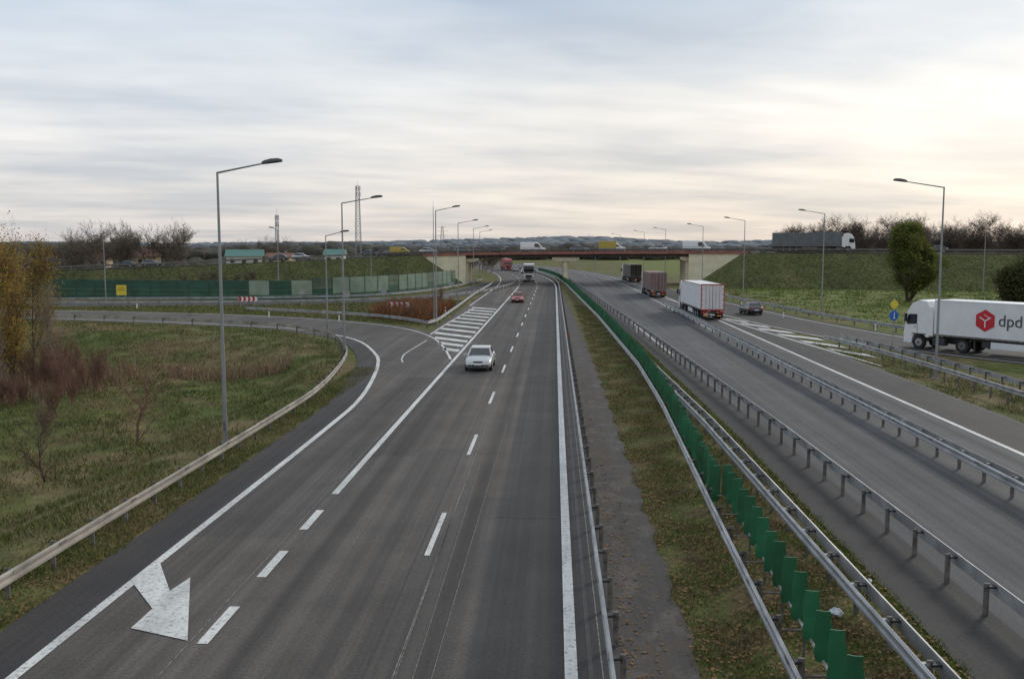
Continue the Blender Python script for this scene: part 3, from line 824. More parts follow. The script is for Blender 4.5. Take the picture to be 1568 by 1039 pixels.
    if logo:
        lm = MB(); cx = -1.285; cy = y1-4.2; cz = 2.62; rr = .84
        hx = [(cy+rr*math.sin(math.radians(a)), cz+rr*math.cos(math.radians(a))) for a in range(0, 360, 60)]
        lm.extr(hx, cx-.004, cx+.004, 'logored')
        ll = cx-.012
        def bar(a, b, wd=.06):
            a = np.array(a); b = np.array(b); t_ = (b-a)/np.linalg.norm(b-a); n_ = np.array((-t_[1], t_[0]))*wd/2
            q = [a+n_, a-n_, b-n_, b+n_]; lm.extr([tuple(v) for v in q], ll-.003, ll+.003, 'dirtywhite')
        c0 = (cy, cz-.02)
        bar(c0, (cy, cz-rr*.62), .09); bar(c0, (cy+rr*.52, cz+rr*.30), .09); bar(c0, (cy-rr*.52, cz+rr*.30), .09); bar((cy+.12, cz+rr*.55), (cy-rr*.45, cz+rr*.25), .05)
        lm.obj("logo", e)
        cu = bpy.data.curves.new("lettering", 'FONT'); cu.body = "dpd"; cu.size = 1.22; cu.extrude = .004; cu.offset = .01
        cu.materials.append(M['logogrey'])
        o = bpy.data.objects.new("lettering", cu); COL.objects.link(o); o.parent = e
        o.matrix_local = Matrix(((0, 0, -1, -1.275), (-1, 0, 0, cy-1.0), (0, 1, 0, 2.28), (0, 0, 0, 1)))
    return e

PI = math.pi
car("silver_car", -4.95, 62.5, .0, PI, 'silver', 4.5, 1.78, 1.42, False)
car("red_car", -5.3, 137, 0, PI, 'red', 4.2, 1.72, 1.45)
lorry("articulated_lorry", -5.9, 222, 0, PI+.02, 'dirtywhite', 'silver')
lorry("articulated_lorry", -16.5, 322, 0, PI+.15, 'red', 'red')
car("passenger_car", -9, 282, 0, PI+.1, 'white'); car("passenger_car", -12, 330, 0, PI+.15, 'darkcar'); car("passenger_car", -12.5, 305, 0, PI+.15, 'greycar')
lorry("articulated_lorry", 17.4, 111.5, 0, .02, 'dirtywhite', 'white', 'pinkpanel', 'red')
lorry("articulated_lorry", 16.7, 157, 0, 0.0, 'cherry', 'white', 'cherry', 'greycar')
lorry("articulated_lorry", 18.4, 222, 0, 0.05, 'curtbrown', 'white', 'curtbrown', 'greycar')
car("black_car", 24.0, 114, 0, .12, 'darkcar', 4.3, 1.75, 1.45, estate=False)
lorry("delivery_lorry", 34.3, 71.0, 0, math.radians(35), 'dirtywhite', 'white', logo=True)
def onb(x, lane=1):
    p = atx(x); q = atx(x+2); a = math.atan2(q[1]-p[1], q[0]-p[0])
    n_ = (math.sin(a), -math.cos(a)); o = 2.4*lane
    return (p[0]+n_[0]*o, p[1]+n_[1]*o, p[2]+.12, a-PI/2)
def place(fn, name, x, lane, *a, **k):
    q = onb(x, lane); rz = q[3] if lane > 0 else q[3]+PI
    return fn(name, q[0], q[1], q[2], rz, *a, **k)
place(car, "passenger_car", -56, 1, 'silver'); place(car, "passenger_car", -62, -1, 'darkcar'); place(car, "passenger_car", -41, 1, 'darkcar')
place(van, "yellow_van", -34.5, 1, 'yellow', 4.4, 1.8, 1.8); place(car, "passenger_car", -28, 1, 'silver'); place(car, "passenger_car", -20.3, 1, 'greycar')
place(car, "passenger_car", -36.5, -1, 'greycar')
place(car, "passenger_car", -13, 1, 'darkcar'); place(van, "white_van", -4.5, 1, 'white', 5.6, 2.0, 2.3); place(car, "passenger_car", 6, 1, 'greycar')
place(van, "box_van", 13.2, 1, 'white', 5.8, 1.9, 2.2, box='yellow'); place(van, "white_van", 31.4, 1, 'white', 5.9, 2.0, 2.4); place(car, "passenger_car", 46, 1, 'greycar')
place(car, "passenger_car", 22.5, -1, 'silver')
place(lorry, "articulated_lorry", 54.5, 1, 'curtgrey', 'white')
place(car, "passenger_car", 78, -1, 'darkcar'); place(car, "passenger_car", -88, 1, 'greycar'); place(car, "passenger_car", -95, -1, 'darkcar')
for x, y, p, r in ((-104, 232, 'silver', 1.2), (-99, 234, 'red', 1.5), (-108, 236, 'darkcar', 1.7), (-112, 233, 'white', 1.4)): car("parked_car", x, y, 0, r, p)

# ------------------------------------------------------------------ signs and small things
def chevron(x, y, z, rz):
    e = empty("chevron_sign", (x, y, z), rz); mb = MB()
    for i in range(8):
        x0 = -1.2+i*.3; k = 'white' if i % 2 else 'redlamp'
        for (a, b) in ((0, 1), (1, 0)):
            za, zb = (0.8, 1.1) if a == 0 else (1.1, 1.4)
            s0, s1 = (0, .15) if a == 0 else (.15, 0)
            mb.add([(x0+s0, -.03, za), (x0+.3+s0, -.03, za), (x0+.3+s1, -.03, zb), (x0+s1, -.03, zb)], [(0, 1, 2, 3)], k)
    mb.box((.07, .0, 1.1), (2.62, .04, .66), 'galv')
    for s_ in (-.9, .9): mb.tube((s_, .05, -.4), (s_, .05, 1.3), .04, .04, 8, 'galv')
    mb.obj("board", e)
chevron(-41.5, 124, 0, .1); chevron(-18.2, 107.5, .3, .05)
e = empty("yellow_sign", (-64.5, 135.8, 0), .3); mb = MB(); mb.box((0, 0, 1.7), (1.4, .05, 1.5), 'signy'); mb.box((0, -.03, 1.7), (1.1, .01, .08), 'black'); mb.box((0, -.03, 2.0), (.9, .01, .08), 'black'); mb.tube((-.5, .05, -.1), (-.5, .05, 2.3), .04, .04, 8, 'galv'); mb.tube((.5, .05, -.1), (.5, .05, 2.3), .04, .04, 8, 'galv'); mb.obj("board", e)
e = empty("keep_right_sign", (27.6, 76.5, 0), .3); mb = MB()
mb.tube((0, 0, -.1), (0, 0, 4.0), .045, .045, 10, 'galv'); mb.tube((0, -.05, 2.6), (0, -.08, 2.6), .42, .42, 24, 'blue')
mb.box((0, -.10, 2.62), (.08, .012, .45), 'white'); mb.box((.0, -.10, 2.40), (.22, .012, .08), 'white', 0)
mb.loft([[(0, -.06, 3.1), (.42, -.06, 3.52), (0, -.06, 3.94), (-.42, -.06, 3.52)], [(0, -.09, 3.1), (.42, -.09, 3.52), (0, -.09, 3.94), (-.42, -.09, 3.52)]], 'signy')
mb.obj("post_and_plates", e)
e = empty("traffic_cone", (24.6, 80.2, 0)); mb = MB(); mb.box((0, 0, .03), (.4, .4, .05), 'orange'); mb.tube((0, 0, .05), (0, 0, .3), .15, .1, 12, 'orange'); mb.tube((0, 0, .3), (0, 0, .45), .1, .075, 12, 'white'); mb.tube((0, 0, .45), (0, 0, .75), .075, .02, 12, 'orange'); mb.obj("cone", e)
def delin(x, y):
    mb = MB(); mb.box((0, 0, .5), (.12, .1, 1.0), 'white'); mb.box((0, 0, .82), (.125, .105, .2), 'black'); mb.box((0, -.055, .82), (.06, .01, .12), 'redlamp'); mb.obj("delineator_post", None, loc=(x, y, 0), bevel=.01)
for x, y in ((-23.5, 100.5), (-33, 106), (-12.9, 110), (-13, 140), (-55, 120), (26.5, 108), (7.9, 88), (25.7, 128), (31.5, 92)): delin(x, y)
mb = MB()
for i in range(2):
    mb.box((1.25, 76+i*3, .85), (.1, .06, .16), 'redlamp')
mb.obj("guard_rail_reflectors")
def tinysign(x, y, h, w, k):
    e = empty("road_sign", (x, y, 0)); m_ = MB(); m_.tube((0, 0, -.1), (0, 0, h), .04, .04, 8, 'galv'); m_.box((0, -.05, h-w/2), (w, .03, w), k); m_.obj("plate_and_post", e, bevel=.01)
tinysign(-26.5, 118, 2.4, .7, 'galv'); tinysign(-22.3, 121, 2.6, .7, 'galv'); tinysign(-13.7, 118, 2.2, .6, 'galv'); tinysign(-16.6, 150, 2.4, .7, 'galv'); tinysign(-34, 124, 2.4, .7, 'galv')
bm_r = random.Random(3)
def litter(x, y, s_):
    rings = []
    for j in range(5):
        r = s_*math.sin((j+.6)/5.2*math.pi); rings.append([(r*math.cos(a)*bm_r.uniform(.7, 1.2), r*math.sin(a)*bm_r.uniform(.7, 1.2), .02+j*s_*.3*bm_r.uniform(.8, 1.2)) for a in np.linspace(0, 2*PI, 8)[:-1]])
    m_ = MB(); m_.loft(rings, 'bag'); m_.obj("plastic_bag_litter", None, loc=(x, y, -.03))
litter(6.35, 20.3, .15); litter(7.75, 22.4, .09)

# ------------------------------------------------------------------ vegetation
def scatter(name, key, n, xr, yr, h, w, ok, zf=terr, lean=.5, power=1.0):
    y = yr[0]*(yr[1]/yr[0])**NR.random(n) if power == 1.0 else NR.uniform(*yr, n)
    x = NR.uniform(*xr, n)
    m = ok(x, y); x = x[m]; y = y[m]; n = len(x)
    z = zf(x, y)
    a = NR.uniform(0, 2*PI, n); hh = NR.uniform(h[0], h[1], n); ww = NR.uniform(w[0], w[1], n)*(1+y/90)
    lx = NR.normal(0, lean, n)*hh; ly = NR.normal(0, lean, n)*hh
    A = np.stack([x-np.cos(a)*ww/2, y-np.sin(a)*ww/2, z-.01], 1)
    B = np.stack([x+np.cos(a)*ww/2, y+np.sin(a)*ww/2, z-.01], 1)
    C = np.stack([x+lx, y+ly, z+hh], 1)
    V = np.stack([A, B, C], 1).reshape(-1, 3); F = np.arange(3*n).reshape(-1, 3)
    return mesh_np(name, V, F, key)
def clumpy(x, y, s=1.3, th=-.2): return (np.sin(x*s+np.sin(y*.7)*2)+np.sin(y*s*.8+np.sin(x*.9)*2)+NR.normal(0, .6, len(x))) > th
def limf(x): return np.interp(x, fieldlim_x, fieldlim_y)
scatter("field_grass", 'grass', 190000, (-62, -13.0), (20, 105), (.08, .30), (.02, .045), lambda x, y: (y < limf(x)+6) & (x > -0.62*y-6) & clumpy(x, y, 1.3, -.8))
scatter("verge_grass", 'grass', 30000, (-13.4, -11.7), (12, 62), (.04, .18), (.015, .035), lambda x, y: clumpy(x, y, 1.3, -1.2) & (x < -11.8+.12*np.sin(y*1.9)))
scatter("median_grass", 'mgrass', 130000, (2.75, 8.1), (13, 130), (.03, .13), (.015, .03), lambda x, y: (x > 2.85+.12*np.sin(y*1.7)+.1*np.sin(y*4.1)) & (x < np.interp(y, [0, 40, 80, 115], [8.05, 8.05, 7.3, 6.3])) & clumpy(x, y, 2.2, -.6))
scatter("median_grass", 'vgrass', 30000, (7.0, 8.15), (13, 110), (.04, .14), (.015, .03), lambda x, y: (x < np.interp(y, [0, 40, 80, 115], [8.1, 8.1, 7.35, 6.4])+.04*np.sin(y*5)) & (x > np.interp(y, [0, 40, 80, 115], [7.65, 7.6, 6.8, 5.9])+.3*np.sin(y*.7)))
scatter("verge_grass", 'grass', 30000, (21.9, 30), (30, 80), (.06, .22), (.02, .04), lambda x, y: (x > 22.0) & (x < 31-.22*(y-40)) & clumpy(x, y))
scatter("meadow_grass", 'vgrass', 70000, (30, 110), (70, 185), (.1, .35), (.03, .06), lambda x, y: (x > np.interp(y, [70, 84, 100, 140, 185], [42, 35, 32, 28, 26])) & clumpy(x, y, .5, .3), power=2)
scatter("meadow_grass", 'grass', 40000, (30, 110), (70, 185), (.1, .45), (.03, .06), lambda x, y: (x > np.interp(y, [70, 84, 100, 140, 185], [42, 35, 32, 28, 26])) & clumpy(x, y, .3, .8), power=2)
scatter("island_grass", 'grass', 50000, (-80, -12.9), (96, 140), (.08, .35), (.03, .06), lambda x, y: (y > np.interp(x, [-95, -60, -35, -19, -12], [123, 117, 110, 100, 92])) & (y < np.interp(x, [-90, -66, -40, -25, -17.5], [121, 124, 128.5, 136, 150])), power=2)
scatter("dry_reeds", 'reed', 30000, (-48, -19), (44, 78), (.3, 1.1), (.03, .05), lambda x, y: (((x+36)/7)**2+((y-62)/10)**2 < .7+.5*np.sin(x*3)*np.sin(y*2)) | (((x+23.5)/5)**2+((y-67)/2.4)**2 < 1+.4*np.sin(x*4)), lean=.2, power=2)
scatter("russet_scrub", 'rust', 22000, (-21, -13.2), (96, 122), (.5, 1.9), (.05, .09), lambda x, y: (y > np.interp(x, [-21, -15.5, -13], [105, 99.5, 97])) & (clumpy(x, y, 1.1, -.3)), lean=.25, power=2)
n = 9000
x = NR.uniform(2.9, 8.0, n); y = 13*(80/13)**NR.random(n); z = np.full(n, .012)+NR.uniform(0, .03, n)
x2 = NR.uniform(-13.6, -11.8, 3500); y2 = 13*(60/13)**NR.random(3500)
x3 = 1.4+np.abs(NR.normal(0, .5, 900)); y3 = 13*(60/13)**NR.random(900); x3 = np.minimum(x3, 2.85)
x = np.r_[x, x2, x3]; y = np.r_[y, y2, y3]; z = np.r_[z, NR.uniform(.0, .04, 3500), np.full(900, .012)]; n = len(x)
a = NR.uniform(0, 2*PI, n); s_ = NR.uniform(.02, .05, n)
q = []
for k in range(4):
    an = a+k*PI/2; q.append(np.stack([x+np.cos(an)*s_, y+np.sin(an)*s_, z+NR.uniform(-.01, .02, n)], 1))
mesh_np("fallen_leaves", np.stack(q, 1).reshape(-1, 3), np.arange(4*n).reshape(-1, 4), 'leaflit')

def gentree(seed, H=10, r0=.16, stems=1, trunk=.25, spread=.75, lv=4, kids=(4, 4, 4, 3), up=.25, segs=3, rmin=.008):
    rg = random.Random(seed); mb = MB(); tips = []
    def br(p, d, L, r, l_):
        n_ = segs if l_ < 3 else 2; q = p
        for i in range(n_):
            d = (d+Vector((rg.gauss(0, .13), rg.gauss(0, .13), rg.gauss(0, .08)+up*.15))).normalized()
            e_ = q+d*(L/n_); ra = r*(1-.65*i/n_); rb = r*(1-.65*(i+1)/n_)
            mb.tube(q, e_, ra, rb, 5 if l_ == 0 else (4 if l_ == 1 else 3), 'bark', caps=False)
            if l_ < lv:
                if l_ > 0 or i > 0 or trunk < .2:
                    k = kids[min(l_, len(kids)-1)]
                    for _ in range(k if i < n_-1 else k+1):
                        t = rg.random(); b0 = q.lerp(e_, t)
                        side = Vector((rg.gauss(0, 1), rg.gauss(0, 1), rg.gauss(0, .5)))
                        side = (side-d*side.dot(d)).normalized()
                        nd = (d*(1-spread*.55)+side*spread+Vector((0, 0, up))).normalized()
                        br(b0, nd, L*rg.uniform(.42, .68), max(ra*.5, rmin), l_+1)
            if l_ >= lv-1: tips.append(e_)
            q = e_
    for s in range(stems):
        d = Vector((rg.gauss(0, .06 if stems == 1 else .3), rg.gauss(0, .06 if stems == 1 else .3), 1)).normalized()
        br(Vector((rg.gauss(0, .05*(stems-1)), rg.gauss(0, .05*(stems-1)), 0)), d, H*(.72 if lv > 2 else .85)*rg.uniform(.8, 1), r0, 0)
    V = np.array([tuple(v) for v in mb.v]); F = np.array(mb.f)
    V[:, 2] = np.where(V[:, 2] < 0, V[:, 2]*.2, V[:, 2])
    sc_ = H/np.percentile(V[:, 2], 99.8); V *= sc_
    T = np.array([tuple(t) for t in tips])*sc_
    return V, F, T
def taper(tpl, H, a, b):
    V, F, T = tpl
    V = V.copy(); T = T.copy()
    for A in (V, T):
        k = a+(b-a)*np.clip(A[:, 2]/H, 0, 1); A[:, 0] *= k; A[:, 1] *= k
    return V, F, T
def leaves(T, per, sz, rad, seed=0, sel=1.0, clump=0.0, ncl=26):
    g_ = np.random.default_rng(seed)
    keep = g_.random(len(T)) < sel
    if clump:
        cc = T[g_.integers(0, len(T), ncl)]; rr_ = g_.uniform(.5, 1.0, ncl)*clump
        keep &= np.any(np.linalg.norm(T[:, None, :]-cc[None], axis=2) < rr_[None], axis=1)
    T = T[keep]
    C = np.repeat(T, per, 0)+g_.normal(0, rad, (len(T)*per, 3)); n_ = len(C)
    u = g_.normal(0, 1, (n_, 3)); u /= np.linalg.norm(u, axis=1)[:, None]; w_ = g_.normal(0, 1, (n_, 3)); w_ -= u*(u*w_).sum(1)[:, None]; w_ /= np.linalg.norm(w_, axis=1)[:, None]
    s = g_.uniform(.6, 1.2, n_)[:, None]*sz
    q = np.stack([C-u*s, C+w_*s*.6, C+u*s, C-w_*s*.6], 1).reshape(-1, 3)
    return q, np.arange(4*n_).reshape(-1, 4)
def put(V, x, y, z, sc_, rz):
    c, s = math.cos(rz), math.sin(rz); o = np.empty_like(V)
    o[:, 0] = (V[:, 0]*c-V[:, 1]*s)*sc_+x; o[:, 1] = (V[:, 0]*s+V[:, 1]*c)*sc_+y; o[:, 2] = V[:, 2]*sc_+z
    return o
def merged(name, items, key, parent=None, smooth=False):
    Vs = []; Fs = []; o = 0
    for V, F in items: Vs.append(V); Fs.append(F+o); o += len(V)
    return mesh_np(name, np.concatenate(Vs), np.concatenate(Fs), key, parent, smooth)

bareT = [gentree(100+i, 10, .15, 1, .25, .75, 4, (3, 3, 3, 2), rmin=.015) for i in range(3)]
thinT = [gentree(130+i, 10, .13, 1, .25, .7, 4, (3, 3, 2, 1), rmin=.022) for i in range(3)]
def single(name, tpl, x, y, sc_, bark='bark', leaf=None, per=3, sz=.1, rad=.2, sel=1.0, seed=1, clump=0.0, rz=None, ncl=26):
    z = float(terr(x, y)); e = empty(name, (x, y, z), R.uniform(0, 6) if rz is None else rz, sc_)
    mesh_np("trunk_and_branches", tpl[0], tpl[1], bark, e)
    if leaf:
        q, f = leaves(tpl[2], per, sz, rad, seed, sel, clump, ncl); mesh_np("leaves", q, f, leaf, e)
sap = taper(gentree(5, 5, .05, 1, .15, .75, 3, (3, 2, 2), up=.3), 5, 1.5, 1.4)
sap2 = taper(gentree(9, 4, .045, 1, .15, .65, 3, (3, 2, 1), up=.4), 4, 1.4, 1.3)
single("bare_sapling", sap, -20.1, 43.3, 1.02, 'twig'); single("bare_sapling", sap2, -20.6, 36.0, .98, 'bark', 'autumn', 1, .035, .08, .25)
bir = [taper(gentree(20+i, 11, .11, 1, .1, .5, 4, (3, 2, 2, 2), up=.45), 11, 1.0, .85) for i in range(3)]
for i, (x, y, s_, sel) in enumerate(((-36.0, 60, .98, .5), (-39.4, 64, .92, .5), (-41, 66, 1.02, .6), (-34.2, 55.5, .58, .05), (-37.6, 61, .9, .3), (-34.8, 63.5, .62, .15), (-42.5, 69, .95, .3), (-33.9, 52.0, .72, .1), (-45, 78, .95, .45))):
    single("autumn_birch_tree", bir[i % 3], x, y, s_, 'birch' if i % 2 else 'bark', 'autumn', 2, .075, .3, sel, i)
shr = [gentree(40+i, 4.2, .03, 5, .1, .4, 3, (3, 2, 1), up=.5) for i in range(2)]
its = []
for i in range(22):
    y = R.uniform(50, 72); x = -(y*.60)+R.uniform(-3, 5.5)
    its.append((put(shr[i % 2][0], x, y, float(terr(x, y)), R.uniform(.4, .85), R.uniform(0, 6)), shr[i % 2][1]))
for x, y, s_ in ((-25.5, 45, .4), (-27.5, 49, .55), (-28.5, 53, .55)):
    its.append((put(shr[0][0], x, y, float(terr(x, y)), s_, x), shr[0][1]))
merged("bare_shrub_thicket", its, 'twig')
its = []
for x, y, s_ in ((-15.6, 101, .55), (-17, 104, .6), (-14.6, 104, .5), (-14.2, 112, .5), (-15.5, 120, .6), (-16, 131, .7)):
    its.append((put(shr[1][0], x, y, 0, s_, x), shr[1][1]))
merged("roadside_shrub", its, 'twig')
gt = taper(gentree(67, 11.4, .2, 2, .15, .62, 4, (3, 3, 3, 2), up=.4), 11, 1.7, .35)
single("leafy_tree", gt, 52.9, 141, 1.0, 'bark', 'leafg', 4, .17, .36, .8, 5, clump=1.7, ncl=34)
bs = gentree(63, 5.6, .12, 6, .1, .8, 3, (4, 4, 3), up=.2)
single("leafy_bush", bs, 66.5, 134, 1.0, 'bark', 'leafd', 6, .2, .5, .8, 4); single("leafy_bush", bs, 72, 138, .95, 'bark', 'leafd', 6, .2, .5, .8, 5)
def row(name, n_, x0, x1, y0, y1, h0, h1, key='fartwig', zf=0.0, T=None):
    its = []; T = T or bareT
    for i in range(n_):
        x = x0+(x1-x0)*(i+R.uniform(.1, .9))/n_; y = R.uniform(y0, y1); t = T[i % 3]
        its.append((put(t[0], x, y, zf, R.uniform(h0, h1)/10, R.uniform(0, 6)), t[1]))
    merged(name, its, key)
row("bare_tree_row", 30, 66, 125, 240, 290, 12, 17.5)
row("bare_tree_row", 12, 118, 175, 240, 290, 11, 15)
row("bare_tree_row", 6, -128, -112, 225, 260, 10, 13.5, 'palebark', T=thinT)
row("bare_tree_row", 7, -110, -92, 215, 245, 11, 15, 'palebark', T=thinT)
row("bare_tree_row", 6, -100, -80, 262, 290, 9, 12, 'palebark', T=thinT)
row("bare_tree_row", 9, -150, -125, 235, 270, 9, 12.5, 'palebark', T=thinT)
row("bare_tree_row", 8, -60, -20, 330, 400, 6, 9, 'palebark', T=thinT)
row("bare_tree_row", 12, -75, -60, 170, 200, 2, 4, T=thinT)
row("bare_tree_row", 8, -24, -17.5, 225, 300, 6, 9, T=thinT)
ico = []
import bmesh
for s in range(4):
    bm = bmesh.new(); bmesh.ops.create_icosphere(bm, subdivisions=2, radius=1)
    rg = random.Random(s)
    for v in bm.verts: v.co *= rg.uniform(.65, 1.25)
    bm.verts.index_update()
    ico.append((np.array([tuple(v.co) for v in bm.verts]), np.array([[v.index for v in f.verts] for f in bm.faces]))); bm.free()
def forest(name, n_, a0, a1, d0, d1, h0, h1, key, wide=1.0):
    its = []
    for i in range(n_):
        an = R.uniform(a0, a1); d = R.uniform(d0, d1); x = d*math.sin(an); y = d*math.cos(an)
        h = R.uniform(h0, h1)*(.9+.15*math.sin(an*23+1)); w_ = R.uniform(.6, 1.0)*h*wide
        V, F = ico[i % 4]; V2 = V*np.array((w_, w_, h*.6))+np.array((x, y, float(terr(x, y))+h*.4)); its.append((V2, F))
    merged(name, its, key, smooth=True)
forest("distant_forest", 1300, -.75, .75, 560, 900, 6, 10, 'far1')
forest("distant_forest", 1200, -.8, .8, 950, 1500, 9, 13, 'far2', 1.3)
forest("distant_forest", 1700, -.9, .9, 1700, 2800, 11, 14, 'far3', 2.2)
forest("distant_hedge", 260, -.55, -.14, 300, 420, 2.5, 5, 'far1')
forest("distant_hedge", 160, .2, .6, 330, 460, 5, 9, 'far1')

# ------------------------------------------------------------------ houses, masts
def house(name, x, y, w, d, hw, hr, wall, roof, rz=0.0, z=0):
    e = empty(name, (x, y, z), rz); m1 = MB(); m1.box((0, 0, hw/2), (w, d, hw), wall); m1.obj("walls", e)
    m2 = MB(); o = .5
    m2.loft([[(-w/2-o, -d/2-o, hw), (-w/2-o, d/2+o, hw), (-w/2-o, 0, hr)], [(w/2+o, -d/2-o, hw), (w/2+o, d/2+o, hw), (w/2+o, 0, hr)]], roof); m2.box((w*.2, .6, hr), (.6, .6, 1.2), 'concg'); m2.obj("roof", e)
    m3 = MB(); k = int(w/2.4)
    for i in range(k):
        for zz in ((1.5, hw-1.3) if hw > 4.5 else (hw-1.3,)):
            m3.box((-w/2+(i+.5)*w/k, -d/2-.01, zz), (1.1, .06, 1.2), 'glass'); m3.box((-w/2+(i+.5)*w/k, -d/2-.03, zz-.65), (1.3, .1, .08), 'white')
    m3.box((0, -d/2-.01, 1.05), (1, .08, 2.1), 'rooft'); m3.obj("windows_and_door", e)
house("white_house", -88, 262, 9.5, 9, 5.4, 7.3, 'housew', 'roofg', .25)
house("white_house", -62, 262, 5.0, 8, 5.8, 7.4, 'housew', 'roofg', 0.1)
house("white_house", -79, 266, 7, 7, 5.2, 6.3, 'housec', 'rooft', 0)
house("brick_house", -128, 285, 9, 8, 5.0, 7.5, 'housec', 'rooft', .2)
house("farm_house", -152, 300, 11, 8, 4.0, 6.8, 'housec', 'rooft', .2)
def lattice(name, x, y, H, b, t, n_, thick=.09, kind='mast'):
    e = empty(name, (x, y, 0)); mb = MB()
    def cor(z): w_ = (b+(t-b)*z/H)/2; return [Vector((sx*w_, sy*w_, z)) for sx, sy in ((-1, -1), (1, -1), (1, 1), (-1, 1))]
    for i in range(n_):
        A = cor(H*i/n_); B = cor(H*(i+1)/n_)
        for k in range(4):
            mb.tube(A[k], B[k], thick, thick, 4, 'lattice'); mb.tube(A[k], B[(k+1) % 4], thick*.6, thick*.6, 3, 'lattice'); mb.tube(A[(k+1) % 4], B[k], thick*.6, thick*.6, 3, 'lattice'); mb.tube(B[k], B[(k+1) % 4], thick*.6, thick*.6, 3, 'lattice')
    mb.obj("lattice", e)
    a = MB()
    if kind == 'mast':
        for zz in (H-1, H-3.5):
            for an in (0, 2.1, 4.2): a.box((math.cos(an)*t*.9, math.sin(an)*t*.9, zz), (.3, .3, 1.8), 'dirtywhite', an)
        a.tube((0, 0, H), (0, 0, H+2.5), .05, .03, 5, 'lattice')
        a.tube((t*.6, -.3, H*.83), (t*.6, -.7, H*.83), .5, .5, 12, 'dirtywhite')
    else:
        for zz, l_ in ((H-.5, 3), (H-3.5, 4.5), (H-6.5, 3.5)): a.tube((-l_, 0, zz), (l_, 0, zz), .1, .1, 4, 'lattice')
    a.obj("antennas" if kind == 'mast' else "cross_arms", e)
lattice("radio_mast", -84.5, 400, 34, 2.6, 1.3, 17, .085)
lattice("radio_mast", -105, 350, 20, 1.5, .8, 12, .065)
lattice("power_pylon", -84, 700, 23, 4.5, 1.2, 8, .09, 'pylon')

# ------------------------------------------------------------------ sky + sun
SE, SA = math.radians(24), math.radians(38)
w = bpy.data.worlds.new("World"); scene.world = w; w.use_nodes = True
n = w.node_tree.nodes; l = w.node_tree.links; bg = n["Background"]
sky = n.new("ShaderNodeTexSky"); sky.sky_type = 'NISHITA'; sky.sun_disc = False; sky.sun_elevation = SE; sky.sun_rotation = SA
sky.dust_density = 1.0
tc = n.new("ShaderNodeTexCoord"); sx = n.new("ShaderNodeSeparateXYZ"); l.new(tc.outputs["Generated"], sx.inputs[0])
def math_(op, a, b=None):
    m = n.new("ShaderNodeMath"); m.operation = op
    for i, v in enumerate((a, b)):
        if v is None: continue
        if isinstance(v, (int, float)): m.inputs[i].default_value = v
        else: l.new(v, m.inputs[i])
    return m.outputs[0]
zc = math_('MAXIMUM', sx.outputs["Z"], 0.0); den = math_('ADD', zc, 0.085)
cx_ = math_('DIVIDE', sx.outputs["X"], den); cy_ = math_('DIVIDE', sx.outputs["Y"], den)
cb = n.new("ShaderNodeCombineXYZ"); l.new(cx_, cb.inputs[0]); l.new(cy_, cb.inputs[1])
mpw = n.new("ShaderNodeMapping"); mpw.inputs["Rotation"].default_value = (0, 0, math.radians(-18)); mpw.inputs["Location"].default_value = (3.1, 1.7, 0); l.new(cb.outputs[0], mpw.inputs[0])
c1 = noise(n, l, mpw.outputs[0], 0.95, 5, 0.52, (0.6, 0.85, 1)); c2 = noise(n, l, mpw.outputs[0], 2.6, 4, 0.55, (0.45, 1.1, 1))
grad = ramp(n, l, zc, [(0.0, (0.72, 0.655, 0.61)), (0.05, (0.82, 0.76, 0.705)), (0.11, (0.86, 0.825, 0.79)), (0.17, (0.80, 0.81, 0.815)), (0.26, (0.64, 0.71, 0.79)), (1.0, (0.62, 0.68, 0.74))])
cl = ramp(n, l, c1, [(0.36, (0.76, 0.81, 0.875)), (0.46, (0.92, 0.938, 0.96)), (0.55, (1.06, 1.05, 1.035)), (0.64, (1.17, 1.145, 1.11))])
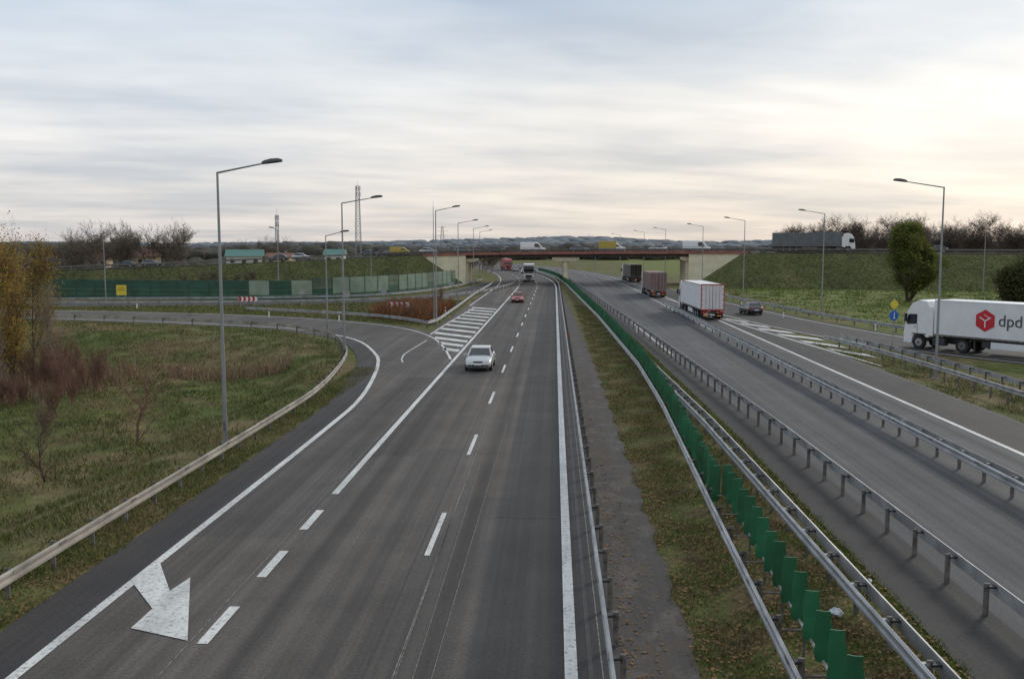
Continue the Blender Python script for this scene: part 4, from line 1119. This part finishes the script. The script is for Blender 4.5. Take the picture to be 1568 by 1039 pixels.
cl2 = ramp(n, l, c2, [(0.35, (0.95, 0.957, 0.965)), (0.65, (1.045, 1.042, 1.038))])
col = mix(n, l, grad, cl, 0.85, 'MULTIPLY'); col = mix(n, l, col, cl2, 1.0, 'MULTIPLY')
# cooler away from the sun side, warmer towards it
az = mrange(n, l, sx.outputs["X"], -.6, .6)
col = mix(n, l, col, ramp(n, l, az, [(0.0, (0.94, 0.985, 1.05)), (0.5, (1, 1, 1)), (1.0, (1.04, 1.015, .985))]), 1.0, 'MULTIPLY')
sd = (math.sin(SA)*math.cos(SE), math.cos(SA)*math.cos(SE), math.sin(SE))
dp = n.new("ShaderNodeVectorMath"); dp.operation = 'DOT_PRODUCT'; l.new(tc.outputs["Generated"], dp.inputs[0]); dp.inputs[1].default_value = sd
gl = mrange(n, l, dp.outputs["Value"], 0.80, 1.0, 0.0, 0.12)
gc = n.new("ShaderNodeCombineXYZ"); [l.new(gl, gc.inputs[i]) for i in range(3)]
col = mix(n, l, col, gc.outputs[0], 1.0, 'ADD')
sc_ = n.new("ShaderNodeVectorMath"); sc_.operation = 'SCALE'; sc_.inputs["Scale"].default_value = 10.0; l.new(col, sc_.inputs[0])
fin = mix(n, l, sky.outputs[0], sc_.outputs[0], 0.92)
l.new(fin, bg.inputs["Color"]); bg.inputs["Strength"].default_value = 0.1
sl = bpy.data.lights.new("sun", 'SUN'); sl.energy = 1.4; sl.angle = math.radians(12); sl.color = (1, .94, .86)
so = bpy.data.objects.new("sun", sl); COL.objects.link(so)
so.rotation_euler = Vector(sd).to_track_quat('Z', 'Y').to_euler(); so.location = (40, 40, 60)

# ------------------------------------------------------------------ camera
cam = bpy.data.cameras.new("camera"); cam.sensor_width = 36; cam.lens = 36*1420/1568
cam.clip_end = 12000; cam.clip_start = .1
co = bpy.data.objects.new("camera", cam); COL.objects.link(co); co.location = (0, 0, 8.2)
co.rotation_euler = (math.radians(90-5.73), 0, math.radians(2.57)); scene.camera = co
scene.view_settings.view_transform = 'Standard'; scene.view_settings.look = 'None'; scene.view_settings.exposure = 0
